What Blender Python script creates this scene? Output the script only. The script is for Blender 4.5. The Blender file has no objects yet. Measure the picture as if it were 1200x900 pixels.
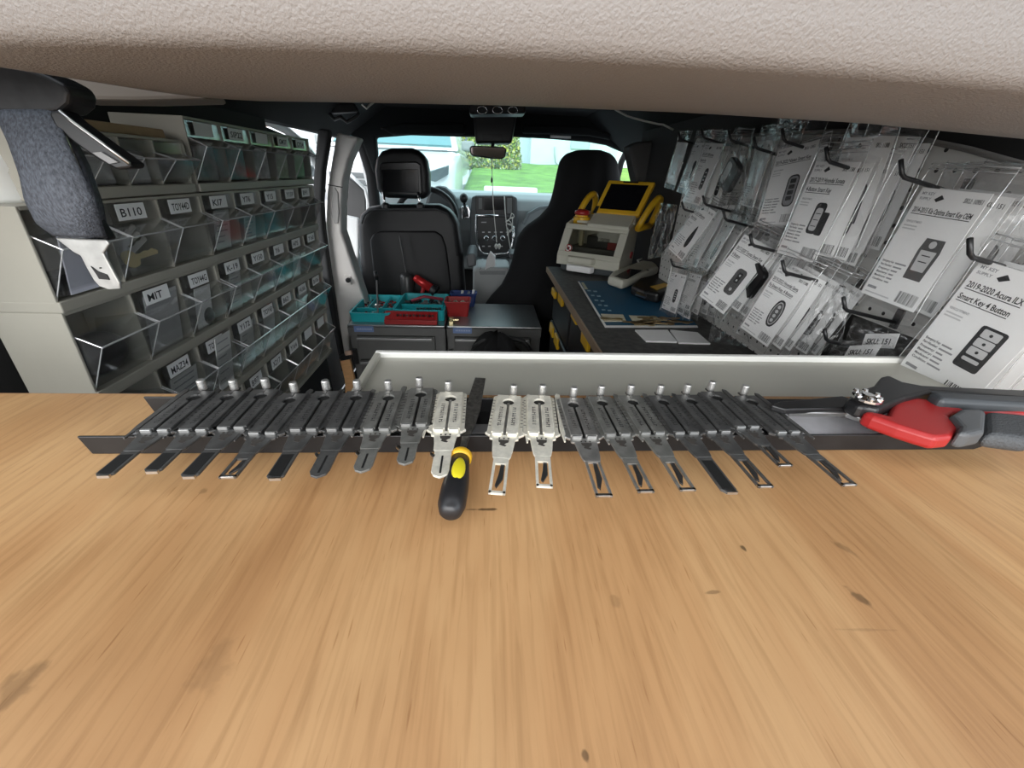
import bpy, math, random
import numpy as np
from mathutils import Matrix, Vector
random.seed(7); rng=np.random.default_rng(5)
SC=bpy.context.scene; COL=SC.collection
# ---------------------------------------------------------------- camera
F=460.; CX,CY=600.,450.; CZ=1.10
_D=np.array([571-CX,202-CY,F]); _t=.042
_k=-F*F/(_D[1]-_t*_D[0]); _V=np.array([-_t*_k,_k,F])
_y=_D/np.linalg.norm(_D); _d=_V/np.linalg.norm(_V); _x=np.cross(_d,_y); _x/=np.linalg.norm(_x)
if _x[0]<0:_x=-_x
RW=np.array([_x,_y,-_d]); CAM=np.array([0,0,CZ])
def ray(px,py): return RW@np.array([(px-CX)/F,(py-CY)/F,1.])
def Pz(px,py,z): r=ray(px,py); return CAM+r*(z-CZ)/r[2]
def Px(px,py,X): r=ray(px,py); return CAM+r*X/r[0]
def Py(px,py,Y): r=ray(px,py); return CAM+r*Y/r[1]
cd=bpy.data.cameras.new('camera'); cam=bpy.data.objects.new('camera',cd); COL.objects.link(cam)
cd.sensor_width=36; cd.lens=F/1200*36; cd.clip_start=.01; cd.clip_end=300
r,d,f=RW[:,0],RW[:,1],RW[:,2]
cam.matrix_world=Matrix(((r[0],-d[0],-f[0],0),(r[1],-d[1],-f[1],0),(r[2],-d[2],-f[2],CZ),(0,0,0,1)))
SC.camera=cam
# ---------------------------------------------------------------- world, sun, exposure
W=bpy.data.worlds.new('world'); SC.world=W; W.use_nodes=True
bg=W.node_tree.nodes['Background']; bg.inputs[0].default_value=(.86,.93,1,1); bg.inputs[1].default_value=1.3
sl=bpy.data.lights.new('sun','SUN'); so=bpy.data.objects.new('sun',sl); COL.objects.link(so)
sl.energy=2.7; sl.angle=math.radians(75); sl.color=(1,.97,.93)
so.rotation_euler=Vector((.30,1,-.24)).to_track_quat('-Z','Y').to_euler(); so.location=(0,-3,4)
SC.view_settings.view_transform='Standard'; SC.view_settings.look='None'; SC.view_settings.gamma=1
SC.view_settings.use_curve_mapping=False; SC.view_settings.exposure=1.08
try: SC.cycles.transparent_max_bounces=32; SC.cycles.max_bounces=10
except Exception: pass
# ---------------------------------------------------------------- materials
MATS={}
def mat(name,col,rough=.5,metal=0,noise=None,bump=None,spec=.5,emit=None,coat=0,ani=0):
    if name in MATS: return MATS[name]
    m=bpy.data.materials.new(name); m.use_nodes=True; nt=m.node_tree; b=nt.nodes['Principled BSDF']
    b.inputs['Base Color'].default_value=(*col,1); b.inputs['Roughness'].default_value=rough; b.inputs['Metallic'].default_value=metal
    b.inputs['Specular IOR Level'].default_value=spec; b.inputs['Coat Weight'].default_value=coat
    if emit: b.inputs['Emission Color'].default_value=(*emit[0],1); b.inputs['Emission Strength'].default_value=emit[1]
    tc=nt.nodes.new('ShaderNodeTexCoord')
    if noise:
        sc,amt=noise[0],noise[1]
        n=nt.nodes.new('ShaderNodeTexNoise'); n.inputs['Scale'].default_value=sc; n.inputs['Detail'].default_value=5
        mp=nt.nodes.new('ShaderNodeMapping'); mp.inputs['Scale'].default_value=noise[2] if len(noise)>2 else (1,1,1)
        nt.links.new(tc.outputs['Object'],mp.inputs[0]); nt.links.new(mp.outputs[0],n.inputs[0])
        cr=nt.nodes.new('ShaderNodeValToRGB'); e=cr.color_ramp.elements
        e[0].position=.3; e[1].position=.7
        e[0].color=(*[max(0,c*(1-amt)) for c in col],1); e[1].color=(*[min(1,c*(1+amt)) for c in col],1)
        nt.links.new(n.outputs[0],cr.inputs[0]); nt.links.new(cr.outputs[0],b.inputs['Base Color'])
    if bump:
        n=nt.nodes.new('ShaderNodeTexNoise'); n.inputs['Scale'].default_value=bump[0]; n.inputs['Detail'].default_value=3
        nt.links.new(tc.outputs['Object'],n.inputs[0])
        bp=nt.nodes.new('ShaderNodeBump'); bp.inputs['Strength'].default_value=bump[1]; bp.inputs['Distance'].default_value=bump[2] if len(bump)>2 else .002
        nt.links.new(n.outputs[0],bp.inputs['Height']); nt.links.new(bp.outputs[0],b.inputs['Normal'])
    MATS[name]=m; return m
def clear(name,tint=(.93,.95,.95),base=.05,rough=.06,bump=None,haze=0,hcol=(.8,.8,.8)):
    if name in MATS: return MATS[name]
    m=bpy.data.materials.new(name); m.use_nodes=True; nt=m.node_tree; nt.nodes.remove(nt.nodes['Principled BSDF'])
    out=nt.nodes['Material Output']; tr=nt.nodes.new('ShaderNodeBsdfTransparent'); tr.inputs[0].default_value=(*tint,1)
    gl=nt.nodes.new('ShaderNodeBsdfGlossy'); gl.inputs['Roughness'].default_value=rough; gl.inputs[0].default_value=(1,1,1,1)
    fr=nt.nodes.new('ShaderNodeFresnel'); fr.inputs[0].default_value=1.45
    ge=nt.nodes.new('ShaderNodeNewGeometry'); mr_=nt.nodes.new('ShaderNodeMapRange'); nt.links.new(ge.outputs['Backfacing'],mr_.inputs[0]); mr_.inputs[3].default_value=1.45; mr_.inputs[4].default_value=1/1.45
    nt.links.new(mr_.outputs[0],fr.inputs[0])
    ad=nt.nodes.new('ShaderNodeMath'); ad.operation='ADD'; ad.inputs[1].default_value=base; ad.use_clamp=True
    mx=nt.nodes.new('ShaderNodeMixShader')
    nt.links.new(fr.outputs[0],ad.inputs[0]); nt.links.new(ad.outputs[0],mx.inputs[0])
    src=tr
    if haze:
        df=nt.nodes.new('ShaderNodeBsdfDiffuse'); df.inputs[0].default_value=(*hcol,1)
        m2=nt.nodes.new('ShaderNodeMixShader'); m2.inputs[0].default_value=haze
        nt.links.new(tr.outputs[0],m2.inputs[1]); nt.links.new(df.outputs[0],m2.inputs[2]); src=m2
    nt.links.new(src.outputs[0],mx.inputs[1]); nt.links.new(gl.outputs[0],mx.inputs[2]); nt.links.new(mx.outputs[0],out.inputs[0])
    if bump:
        tc=nt.nodes.new('ShaderNodeTexCoord'); n=nt.nodes.new('ShaderNodeTexNoise'); n.inputs['Scale'].default_value=bump[0]; n.inputs['Detail'].default_value=2
        n.inputs['Distortion'].default_value=1.2
        nt.links.new(tc.outputs['Object'],n.inputs[0]); bp=nt.nodes.new('ShaderNodeBump'); bp.inputs['Strength'].default_value=bump[1]; bp.inputs['Distance'].default_value=.006
        nt.links.new(n.outputs[0],bp.inputs['Height']); nt.links.new(bp.outputs[0],gl.inputs['Normal']); nt.links.new(bp.outputs[0],fr.inputs['Normal'])
    MATS[name]=m; return m
def plywood():
    m=bpy.data.materials.new('plywood'); m.use_nodes=True; nt=m.node_tree; b=nt.nodes['Principled BSDF']; b.inputs['Roughness'].default_value=.42; b.inputs['Specular IOR Level'].default_value=.35
    tc=nt.nodes.new('ShaderNodeTexCoord')
    def nz(scale,sc,det,dist=0):
        mp=nt.nodes.new('ShaderNodeMapping'); mp.inputs['Scale'].default_value=sc; nt.links.new(tc.outputs['Object'],mp.inputs[0])
        n=nt.nodes.new('ShaderNodeTexNoise'); n.inputs['Scale'].default_value=scale; n.inputs['Detail'].default_value=det; n.inputs['Distortion'].default_value=dist
        nt.links.new(mp.outputs[0],n.inputs[0]); return n
    def ramp(src,stops):
        cr=nt.nodes.new('ShaderNodeValToRGB'); e=cr.color_ramp.elements
        while len(e)<len(stops): e.new(.5)
        for i,(p,c) in enumerate(stops): e[i].position=p; e[i].color=(*c,1)
        nt.links.new(src,cr.inputs[0]); return cr
    def mix(kind,fac,a,c):
        x=nt.nodes.new('ShaderNodeMix'); x.data_type='RGBA'; x.blend_type=kind
        if isinstance(fac,float): x.inputs[0].default_value=fac
        else: nt.links.new(fac,x.inputs[0])
        nt.links.new(a,x.inputs[6]); nt.links.new(c,x.inputs[7]); return x.outputs[2]
    broad=ramp(nz(1,(11,2.0,1),5,1.0).outputs[0],[(.25,(.35,.178,.074)),(.42,(.49,.274,.122)),(.60,(.565,.342,.162)),(.8,(.47,.254,.110))])
    fine=ramp(nz(1,(300,16,1),6,.4).outputs[0],[(.25,(.72,.68,.63)),(.55,(1,1,1))])
    pore=ramp(nz(1,(520,40,1),2).outputs[0],[(.24,(.66,.57,.48)),(.33,(1,1,1))])
    blot=ramp(nz(1,(5,4,1),3,.5).outputs[0],[(.3,(.78,.74,.70)),(.55,(1,1,1))])
    c=mix('MULTIPLY',.75,broad.outputs[0],fine.outputs[0]); c=mix('MULTIPLY',.7,c,pore.outputs[0]); c=mix('MULTIPLY',.8,c,blot.outputs[0])
    # stains with a shape of their own: (x,y,rx,ry,rot)
    def stain(c,x,y,rx,ry,rot,amt=.75):
        mp=nt.nodes.new('ShaderNodeMapping'); mp.vector_type='TEXTURE'; mp.inputs['Location'].default_value=(x,y,0); mp.inputs['Rotation'].default_value=(0,0,rot); mp.inputs['Scale'].default_value=(rx,ry,1)
        nt.links.new(tc.outputs['Object'],mp.inputs[0])
        s=nt.nodes.new('ShaderNodeSeparateXYZ'); nt.links.new(mp.outputs[0],s.inputs[0])
        cb=nt.nodes.new('ShaderNodeCombineXYZ'); nt.links.new(s.outputs[0],cb.inputs[0]); nt.links.new(s.outputs[1],cb.inputs[1])
        ln=nt.nodes.new('ShaderNodeVectorMath'); ln.operation='LENGTH'; nt.links.new(cb.outputs[0],ln.inputs[0])
        n=nz(140,(1,1,1),3); a=nt.nodes.new('ShaderNodeMath'); a.operation='ADD'; nt.links.new(ln.outputs['Value'],a.inputs[0]); nt.links.new(n.outputs[0],a.inputs[1])
        cr=ramp(a.outputs[0],[(.75,(1-amt,1-amt,1-amt)),(1.35/1.0 if False else .98,(1,1,1))])
        return mix('MULTIPLY',1.0,c,cr.outputs[0])
    T_=TZ
    for (px,py,rx,ry,rot,am) in [(572,597,.009,.0016,0,.7),(553,597,.005,.001,0,.5),(1007,700,.004,.010,.5,.55),(1012,738,.022,.0009,-.05,.18),(872,643,.002,.004,0,.7),(985,640,.004,.011,.6,.3),(835,694,.007,.0015,.1,.4),(240,575,.004,.004,0,.3),(20,805,.010,.014,0,.3),(686,885,.002,.003,0,.6),(250,785,.012,.016,0,.16),(720,705,.004,.006,0,.2)]:
        p=Pz(px,py,T_); c=stain(c,p[0],p[1],rx*1.6,ry*1.6,rot,am)
    nt.links.new(c,b.inputs['Base Color'])
    bp=nt.nodes.new('ShaderNodeBump'); bp.inputs['Strength'].default_value=.12; bp.inputs['Distance'].default_value=.001
    nt.links.new(nz(1,(300,12,1),4).outputs[0],bp.inputs['Height']); nt.links.new(bp.outputs[0],b.inputs['Normal'])
    return m
def pegmat():
    m=mat('pegboard_paint',(.62,.61,.58),.5); nt=m.node_tree; b=nt.nodes['Principled BSDF']
    tc=nt.nodes.new('ShaderNodeTexCoord'); s=nt.nodes.new('ShaderNodeSeparateXYZ'); nt.links.new(tc.outputs['Object'],s.inputs[0])
    vs=[]
    for ax,off in ((1,PEG_Y0),(2,PEG_Z0)):
        a=nt.nodes.new('ShaderNodeMath'); a.operation='SUBTRACT'; nt.links.new(s.outputs[ax],a.inputs[0]); a.inputs[1].default_value=off-.0127
        q=nt.nodes.new('ShaderNodeMath'); q.operation='PINGPONG'; q.inputs[1].default_value=.0127; nt.links.new(a.outputs[0],q.inputs[0])
        w=nt.nodes.new('ShaderNodeMath'); w.operation='SUBTRACT'; nt.links.new(q.outputs[0],w.inputs[0]); w.inputs[1].default_value=.0127; vs.append(w)
    cb=nt.nodes.new('ShaderNodeCombineXYZ'); nt.links.new(vs[0].outputs[0],cb.inputs[0]); nt.links.new(vs[1].outputs[0],cb.inputs[1])
    ln=nt.nodes.new('ShaderNodeVectorMath'); ln.operation='LENGTH'; nt.links.new(cb.outputs[0],ln.inputs[0])
    lt=nt.nodes.new('ShaderNodeMath'); lt.operation='LESS_THAN'; lt.inputs[1].default_value=.0030; nt.links.new(ln.outputs['Value'],lt.inputs[0])
    mx=nt.nodes.new('ShaderNodeMix'); mx.data_type='RGBA'; nt.links.new(lt.outputs[0],mx.inputs[0]); mx.inputs[6].default_value=(.62,.61,.58,1); mx.inputs[7].default_value=(.015,.013,.012,1)
    nt.links.new(mx.outputs[2],b.inputs['Base Color']); return m
# ---------------------------------------------------------------- text glyphs, made before anything else is linked
TEXT={}
def make_text(strings):
    obs=[]
    for s in strings:
        cu=bpy.data.curves.new('t','FONT'); cu.body=s; cu.size=1; cu.resolution_u=2; cu.offset=.022 if s in CARDTXT else .012
        o=bpy.data.objects.new('t',cu); COL.objects.link(o); obs.append((s,o))
    dg=bpy.context.evaluated_depsgraph_get(); dg.update()
    for s,o in obs:
        me=bpy.data.meshes.new_from_object(o.evaluated_get(dg))
        v=np.array([p.co[:] for p in me.vertices])
        TEXT[s]=(v,[tuple(p.vertices) for p in me.polygons]); bpy.data.meshes.remove(me)
    for s,o in obs:
        cu=o.data; bpy.data.objects.remove(o); bpy.data.curves.remove(cu)
BINTXT=['B110','TOY44D','KI7','Y76','Y15','Y159','B91','MIT','TOY44G','K-19','Y150','Y6','H75','Y160','MAZ34','TOY47R','Y172','TOY43','B62','HU66','B106','DAT17','DA34','B97','X217','Y164','SIP22','GM37','CY24']
CARDTXT=['2014-2015 Kia Optima Smart Key OEM','2019-2020 Acura ILX','Smart Key 4 Button','2017-2019 Hyundai Sonata','4-Button Smart Key','2019-2022 Nissan Smart Key','2017-2020 Toyota Smart Key','4 Button','2019-2022 Hyundai Santa','Fe Smart Key, 4 Button','2015-2017 GM Remote','Remote Key','SKU: 11388','SKU: 10951','SKU: 11820','SKU: 151','MY KEY','SUPPLY','VEHICLE FITMENT:','Emergency Key:','Part Number:','Frequency:','Battery:','Manufacturer:','Condition:','DUPLICATE','www.']
make_text(BINTXT+CARDTXT)
# ---------------------------------------------------------------- mesh helpers
OFF={}
FR0=(np.zeros(3),np.eye(3)[0],np.eye(3)[1],np.eye(3)[2])
def nrm(v): v=np.array(v,float); return v/np.linalg.norm(v)
class MB:
    def __init__(s): s.v=[]; s.f=[]
    def add(s,v,f):
        o=len(s.v); s.v+= [tuple(map(float,p)) for p in v]; s.f+=[tuple(i+o for i in q) for q in f]; return s
    def box(s,c,size,fr=None):
        c=np.array(c,float); h=np.array(size,float)/2; A=np.eye(3) if fr is None else np.array(fr,float)
        P=[c+A@(np.array([x,y,z])*h) for x in(-1,1) for y in(-1,1) for z in(-1,1)]
        return s.add(P,[(0,1,3,2),(4,6,7,5),(0,4,5,1),(2,3,7,6),(0,2,6,4),(1,5,7,3)])
    def bx(s,x0,x1,y0,y1,z0,z1): return s.box(((x0+x1)/2,(y0+y1)/2,(z0+z1)/2),(abs(x1-x0),abs(y1-y0),abs(z1-z0)))
    def prism(s,poly,w0,w1,fr=FR0):
        O,U,V,Wd=fr; n=len(poly)
        P=[O+U*a+V*b+Wd*w0 for a,b in poly]+[O+U*a+V*b+Wd*w1 for a,b in poly]
        return s.add(P,[tuple(range(n))[::-1],tuple(range(n,2*n))]+[(i,(i+1)%n,n+(i+1)%n,n+i) for i in range(n)])
    def slab(s,pts,ext):   # polygon of 3-D points extruded by a vector
        n=len(pts); e=np.array(ext,float); P=[np.array(p,float) for p in pts]+[np.array(p,float)+e for p in pts]
        return s.add(P,[tuple(range(n)),tuple(range(n,2*n))[::-1]]+[(i,n+i,n+(i+1)%n,(i+1)%n) for i in range(n)])
    def tube(s,pts,r,n=8,caps=True):
        pts=[np.array(p,float) for p in pts]; m=len(pts); rs=r if hasattr(r,'__len__') else [r]*m
        T=[nrm(pts[min(i+1,m-1)]-pts[max(i-1,0)]) for i in range(m)]
        a=np.array([0,0,1.]) if abs(T[0][2])<.9 else np.array([1.,0,0]); N=nrm(np.cross(T[0],a)); P=[]
        for i in range(m):
            N=nrm(N-T[i]*N.dot(T[i])); B=np.cross(T[i],N)
            P+=[pts[i]+rs[i]*(math.cos(2*math.pi*k/n)*N+math.sin(2*math.pi*k/n)*B) for k in range(n)]
        fs=[(i*n+k,i*n+(k+1)%n,(i+1)*n+(k+1)%n,(i+1)*n+k) for i in range(m-1) for k in range(n)]
        if caps: fs+=[tuple(range(n))[::-1],tuple(range((m-1)*n,m*n))]
        return s.add(P,fs)
    def lathe(s,prof,n=20,fr=FR0):
        O,U,V,Wd=fr; P=[]
        for r,h in prof: P+=[O+U*r*math.cos(2*math.pi*k/n)+V*r*math.sin(2*math.pi*k/n)+Wd*h for k in range(n)]
        m=len(prof); fs=[(i*n+k,i*n+(k+1)%n,(i+1)*n+(k+1)%n,(i+1)*n+k) for i in range(m-1) for k in range(n)]
        fs+=[tuple(range(n))[::-1],tuple(range((m-1)*n,m*n))]; return s.add(P,fs)
    def grid(s,fn,nu,nv,wrap=False):
        P=[fn(i/(nu-1) if not wrap else i/nu,j/(nv-1)) for j in range(nv) for i in range(nu)]
        m=nu if wrap else nu-1
        return s.add(P,[(j*nu+i,j*nu+(i+1)%nu,(j+1)*nu+(i+1)%nu,(j+1)*nu+i) for j in range(nv-1) for i in range(m)])
    def loft(s,rings,caps=True):
        n=len(rings[0]); P=[p for r_ in rings for p in r_]; m=len(rings)
        fs=[(i*n+k,i*n+(k+1)%n,(i+1)*n+(k+1)%n,(i+1)*n+k) for i in range(m-1) for k in range(n)]
        if caps: fs+=[tuple(range(n))[::-1],tuple(range((m-1)*n,m*n))]
        return s.add(P,fs)
    def text(s,st,O,U,V,size,width=None):
        v,f=TEXT[st]; a=v[:,0].max()-v[:,0].min(); sx=size if width is None else width/a
        return s.add([np.array(O)+np.array(U)*(p[0]-v[:,0].min())*sx+np.array(V)*p[1]*size for p in v],f)
    def build(s,name,m,parent=None,smooth=False,bevel=0,seg=2,sub=0,local=False,origin=None):
        v=np.array(s.v) if s.v else np.zeros((0,3))
        if parent is None:
            if origin is None: origin=np.array([(v[:,0].min()+v[:,0].max())/2,(v[:,1].min()+v[:,1].max())/2,v[:,2].min()])
            o0=np.array(origin,float)
        else: o0=np.zeros(3) if local else OFF.get(parent.as_pointer(),np.zeros(3))
        me=bpy.data.meshes.new(name); me.from_pydata([tuple(p) for p in (v-o0)],[],s.f); me.update()
        import bmesh
        bm=bmesh.new(); bm.from_mesh(me); bmesh.ops.recalc_face_normals(bm,faces=bm.faces); bm.to_mesh(me); bm.free()
        me.materials.append(m)
        if smooth: me.shade_smooth()
        o=bpy.data.objects.new(name,me); COL.objects.link(o)
        if parent is None: o.location=o0; OFF[o.as_pointer()]=o0
        else: o.parent=parent; OFF[o.as_pointer()]=np.zeros(3) if local else o0
        if bevel:
            bv=o.modifiers.new('bevel','BEVEL'); bv.width=bevel; bv.segments=seg; bv.limit_method='ANGLE'; bv.angle_limit=.6
        if sub:
            sb=o.modifiers.new('sub','SUBSURF'); sb.levels=sub; sb.render_levels=sub
        return o
def tag(o,label=None,cat=None,group=None,kind=None):
    if label:o['label']=label
    if cat:o['category']=cat
    if group:o['group']=group
    if kind:o['kind']=kind
    return o
def thing(name,label,cat,loc=(0,0,0),M=None,group=None):
    o=bpy.data.objects.new(name,None); COL.objects.link(o); o.empty_display_size=.02
    if M is None: o.location=loc
    else: o.matrix_world=Matrix(((M[0][0],M[0][1],M[0][2],loc[0]),(M[1][0],M[1][1],M[1][2],loc[1]),(M[2][0],M[2][1],M[2][2],loc[2]),(0,0,0,1)))
    OFF[o.as_pointer()]=np.array(loc,float); return tag(o,label,cat,group)
def rrect(w,h,r,n=4,cx=0,cy=0):
    P=[]
    for sx,sy,a0 in((1,1,0),(-1,1,90),(-1,-1,180),(1,-1,270)):
        for i in range(n+1):
            a=math.radians(a0+90*i/n); P.append((cx+sx*(w/2-r)+r*math.cos(a),cy+sy*(h/2-r)+r*math.sin(a)))
    return P
def circ(r,n=16,cx=0,cy=0): return [(cx+r*math.cos(2*math.pi*k/n),cy+r*math.sin(2*math.pi*k/n)) for k in range(n)]
def wob(p,sc,amp,seed=0):
    x,y,z=p; return amp*(math.sin(sc*x*1.7+seed)+math.sin(sc*y*2.3+seed*1.7+1.3*math.sin(sc*z))+math.sin(sc*z*1.9+seed*.6+x*sc*.7))/3
TZ=CZ-.2024; S_=1.15
PEG_X=.64; PEG_Y0=.629; PEG_Z0=1.126
# ---------------------------------------------------------------- palette
CREAM=mat('cream_plastic',(.37,.35,.295),.42,noise=(6,.08)); CREAM2=mat('pale_cream_metal',(.46,.45,.39),.38,noise=(4,.07))
BLACK=mat('black_plastic',(.012,.012,.013),.4); BLACKM=mat('matte_black',(.008,.008,.009),.85); LINER=mat('charcoal_headliner',(.013,.015,.016),.95,bump=(300,.3))
BSTEEL=mat('black_steel',(.018,.018,.019),.35,.3,noise=(30,.3)); GREYTRIM=mat('light_grey_trim',(.66,.63,.60),.55,bump=(400,.15))
HEADT=mat('grained_grey_trim',(.285,.262,.245),.5,bump=(620,.75,.0010)); BINCLR=clear('clear_bin_plastic',(.95,.955,.955),.01,.11,haze=.02)
BAG=clear('clear_bag_plastic',(.985,.985,.985),.0,.10,(30,.55),haze=.02); GLASS=clear('window_glass',(.86,.97,.97),.0,.02)
PAPER=mat('white_paper',(.88,.88,.87),.6); INK=mat('black_ink',(.02,.02,.022),.6); INKG=mat('grey_ink',(.30,.30,.31),.6); INKL=mat('light_grey_ink',(.58,.58,.58),.6)
SILV=mat('silver_metal',(.72,.71,.69),.3,1); NICK=mat('nickel_pick',(.80,.77,.67),.42,.40,noise=(160,.15)); GUN=mat('gunmetal_pick',(.10,.10,.098),.36,.45,noise=(120,.3))
GUN2=mat('grey_steel_pick',(.22,.22,.205),.38,.5,noise=(120,.25)); BRUSH=mat('brushed_silver_pick',(.48,.47,.45),.38,.8,noise=(120,.25)); DARKHOLE=mat('dark_slot',(.006,.006,.006),.6)
RED=mat('red_plastic',(.36,.018,.018),.4); YEL=mat('yellow_plastic',(.72,.42,.02),.4); TEAL=mat('teal_plastic',(.02,.42,.46),.35); NAVY=mat('blue_plastic',(.02,.05,.20),.35)
LEATH=mat('black_leather',(.006,.006,.007),.48,bump=(250,.2)); DASH=mat('dash_plastic',(.34,.38,.39),.5,bump=(300,.1)); DASHD=mat('dark_dash_plastic',(.06,.07,.075),.45)
CHROME=mat('chrome',(.85,.85,.86),.12,1); SCREEN=mat('dark_screen',(.006,.006,.008),.12); WHITE=mat('white_plastic',(.74,.74,.70),.4); GREYMET=mat('grey_painted_steel',(.13,.13,.125),.42,noise=(10,.1)); 
STEELTOP=mat('steel_top',(.30,.31,.31),.28,.8); BRASS=mat('brass_keys',(.62,.52,.30),.3,1); KHAKI=mat('cardboard',(.42,.30,.17),.8,noise=(30,.1)); CARPET=mat('dark_carpet',(.02,.02,.02),.95,bump=(200,.5))
CLOTH=mat('black_cloth',(.007,.007,.008),.9,bump=(180,.3)); VANW=mat('white_car_paint',(.66,.67,.68),.25,coat=.5); RUBBER=mat('black_rubber',(.02,.02,.021),.7)
SHAD=mat('dark_van_panel',(.035,.034,.033),.8)
# ================================================================ STRUCTURE
def struct(name,mb,m,**k): return tag(mb.build(name,m,**k),kind='structure')
Z0=(0,0,0)
struct('floor',MB().bx(-.80,.78,-.30,3.3,-.05,0),CARPET)
struct('ceiling',MB().bx(-.82,.80,  .40,2.68,1.40,1.44),LINER)
struct('wall_right',MB().bx(.72,.78,.10,2.12,0,1.42),SHAD)
struct('wall_left',MB().bx(-.86,-.80,.10,1.74,0,1.42),SHAD)
tag(MB().bx(-.86,-.80,1.74,3.2,0,.62).build('door_1',VANW,bevel=.015),kind='structure')
tag(MB().bx(.74,.80,2.12,3.2,0,.80).build('door_2',SHAD,bevel=.015),kind='structure')
tg_=struct('door_4',MB().slab([(-.78,.08,1.48),(.78,.08,1.48),(.74,-1.05,1.75),(-.74,-1.05,1.75)],(0,.02,.06)),VANW,bevel=.02)   # open tailgate, out of view; added to keep overhead sky off the table
struct('trim_15',MB().slab([(-.86,.40,1.24),(-.80,.40,1.24),(-.56,.40,1.399),(-.56,.40,1.44),(-.86,.40,1.44)],(0,2.28,0)),LINER)
struct('trim_16',MB().slab([(.86,.40,1.24),(.80,.40,1.24),(.56,.40,1.399),(.56,.40,1.44),(.86,.40,1.44)],(0,2.28,0)),LINER)
struct('wall_front',MB().bx(-.80,.78,3.35,3.38,0,.93),SHAD)
# rear header beam of the roof, bowed, with a rounded crease
far=[(-120,50),(-60,62),(40,80),(150,97),(220,109),(300,115),(450,117),(600,120),(800,128),(1000,140),(1200,160),(1300,172)]
near=[(-60,46),(60,52),(200,53),(400,55),(500,58),(600,62),(750,70),(900,80),(1050,92),(1200,105),(1330,118)]
zb=1.146
fw=np.array([Pz(x,y,zb)[:2] for x,y in far]); nw=np.array([Pz(x,y,zb)[:2] for x,y in near])
xs=np.linspace(-.62,.62,60)
cf=np.polyfit(fw[:,0],fw[:,1],4); cn=np.polyfit(nw[:,0],nw[:,1],2)
rings=[]
def hf(x): return float(np.interp(x,fw[:,0],fw[:,1]))
for x in xs:
    yf=hf(x); yn=min(float(np.polyval(cn,x)),yf-.03)
    pr=[(yn-.035,1.46),(yn-.022,1.30),(yn-.014,1.22),(yn-.008,1.185),(yn-.004,1.163),(yn,1.152),(yn+.004,1.148),(yn+.010,1.146),(yf-.030,1.143),(yf-.008,1.143),(yf-.002,1.147),(yf,1.155),(yf+.01,1.46)]
    rings.append([np.array([x,a,b]) for a,b in pr])
struct('trim_1',MB().loft(rings),HEADT,smooth=True)
# rear left pillar trim behind the header
struct('trim_2',MB().slab([Py(x,y,.60) for x,y in [(-40,60),(30,72),(235,106),(240,116),(160,118),(78,117),(60,112),(-40,112)]],(0,.05,0)),mat('brown_grey_trim',(.26,.23,.20),.6),bevel=.006)
# B pillar left: trim, weatherstrip, belt height plate
bpl=[(394,155),(420,161),(408,188),(402,212),(400,240),(400,272),(412,308),(427,352),(430,362),(412,362),(409,384),(409,442),(400,442),(396,380),(388,320),(381,265),(383,225),(388,190)]
tr=tag(MB().slab([Py(x,y,2.05) for x,y in bpl],(0,.10,0)).build('trim_3',GREYTRIM,bevel=.012,seg=3),kind='structure')
MB().slab([Py(x,y,2.045) for x,y in [(389,226),(392,219),(396,226),(397,250),(396,262),(391,262),(388,250)]],(0,.012,0)).build('grip_recess',mat('grey_trim_recess',(.38,.37,.36),.6),tr,bevel=.003)
MB().slab([Py(x,y,2.044) for x,y in [(403,322),(411,324),(412,334),(404,333)]],(0,.01,0)).build('anchor_cover',GREYTRIM,tr,bevel=.003)
p=Py(408.5,328,2.04); MB().lathe([(.012,0),(.012,.012),(.006,.012)],12,(p,np.array([1,0,0.]),np.array([0,0,1.]),np.array([0,-1,0.]))).build('anchor_hole',BLACK,tr)
MB().slab([Py(x,y,2.045) for x,y in [(384,216),(401,219),(401,220),(384,217)]],(0,.004,0)).build('seam',DARKHOLE,tr)
ws=[(372,150),(386,152),(384,170),(379,200),(377,235),(379,270),(386,320),(394,375),(402,425),(404,436),(392,436),(388,400),(380,352),(372,300),(367,255),(366,220),(369,180)]
struct('trim_4',MB().slab([Py(x,y,2.0) for x,y in ws],(0,.05,0)),RUBBER,bevel=.012,seg=3)
# door frame seen through the pillar arch (white car paint, black inner frame)
struct('trim_5',MB().tube([Py(x,y,2.75) for x,y in [(418,164),(424,185),(430,210),(434,222),(434,262)]],.013,8).tube([Py(x,y,2.75) for x,y in [(406,200),(420,214),(428,222),(431,236),(431,262)]],.010,8),VANW,smooth=True)
struct('trim_6',MB().tube([Py(x,y,2.70) for x,y in [(421,161),(428,178),(436,205),(439,240),(440,262)]],.035,8),BLACKM,smooth=True)
struct('trim_7',MB().slab([Py(x,y,2.80) for x,y in [(404,204),(420,216),(429,225),(430,262),(404,262)]],(0,.04,0)),BLACK,bevel=.01)
struct('trim_8',MB().slab([Py(x,y,2.55) for x,y in [(403,252),(420,256),(420,356),(410,330),(404,300)]],(0,.04,0)),mat('door_card',(.62,.63,.63),.5),bevel=.01)
# sliding door standing open: white curved frame, dark glass
MBd=MB().tube([Px(x,y,-.92) for x,y in [(296,137),(315,142),(335,152),(352,166),(366,182),(374,200),(378,225)]],.020,8)
sd=struct('door_3',MBd,VANW,smooth=True)
MB().slab([Px(x,y,-.93) for x,y in [(310,148),(334,158),(350,172),(360,186),(350,230),(300,230)]],(-.006,0,0)).build('door_glass',mat('tinted_glass',(.02,.03,.03),.08),sd)
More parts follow.
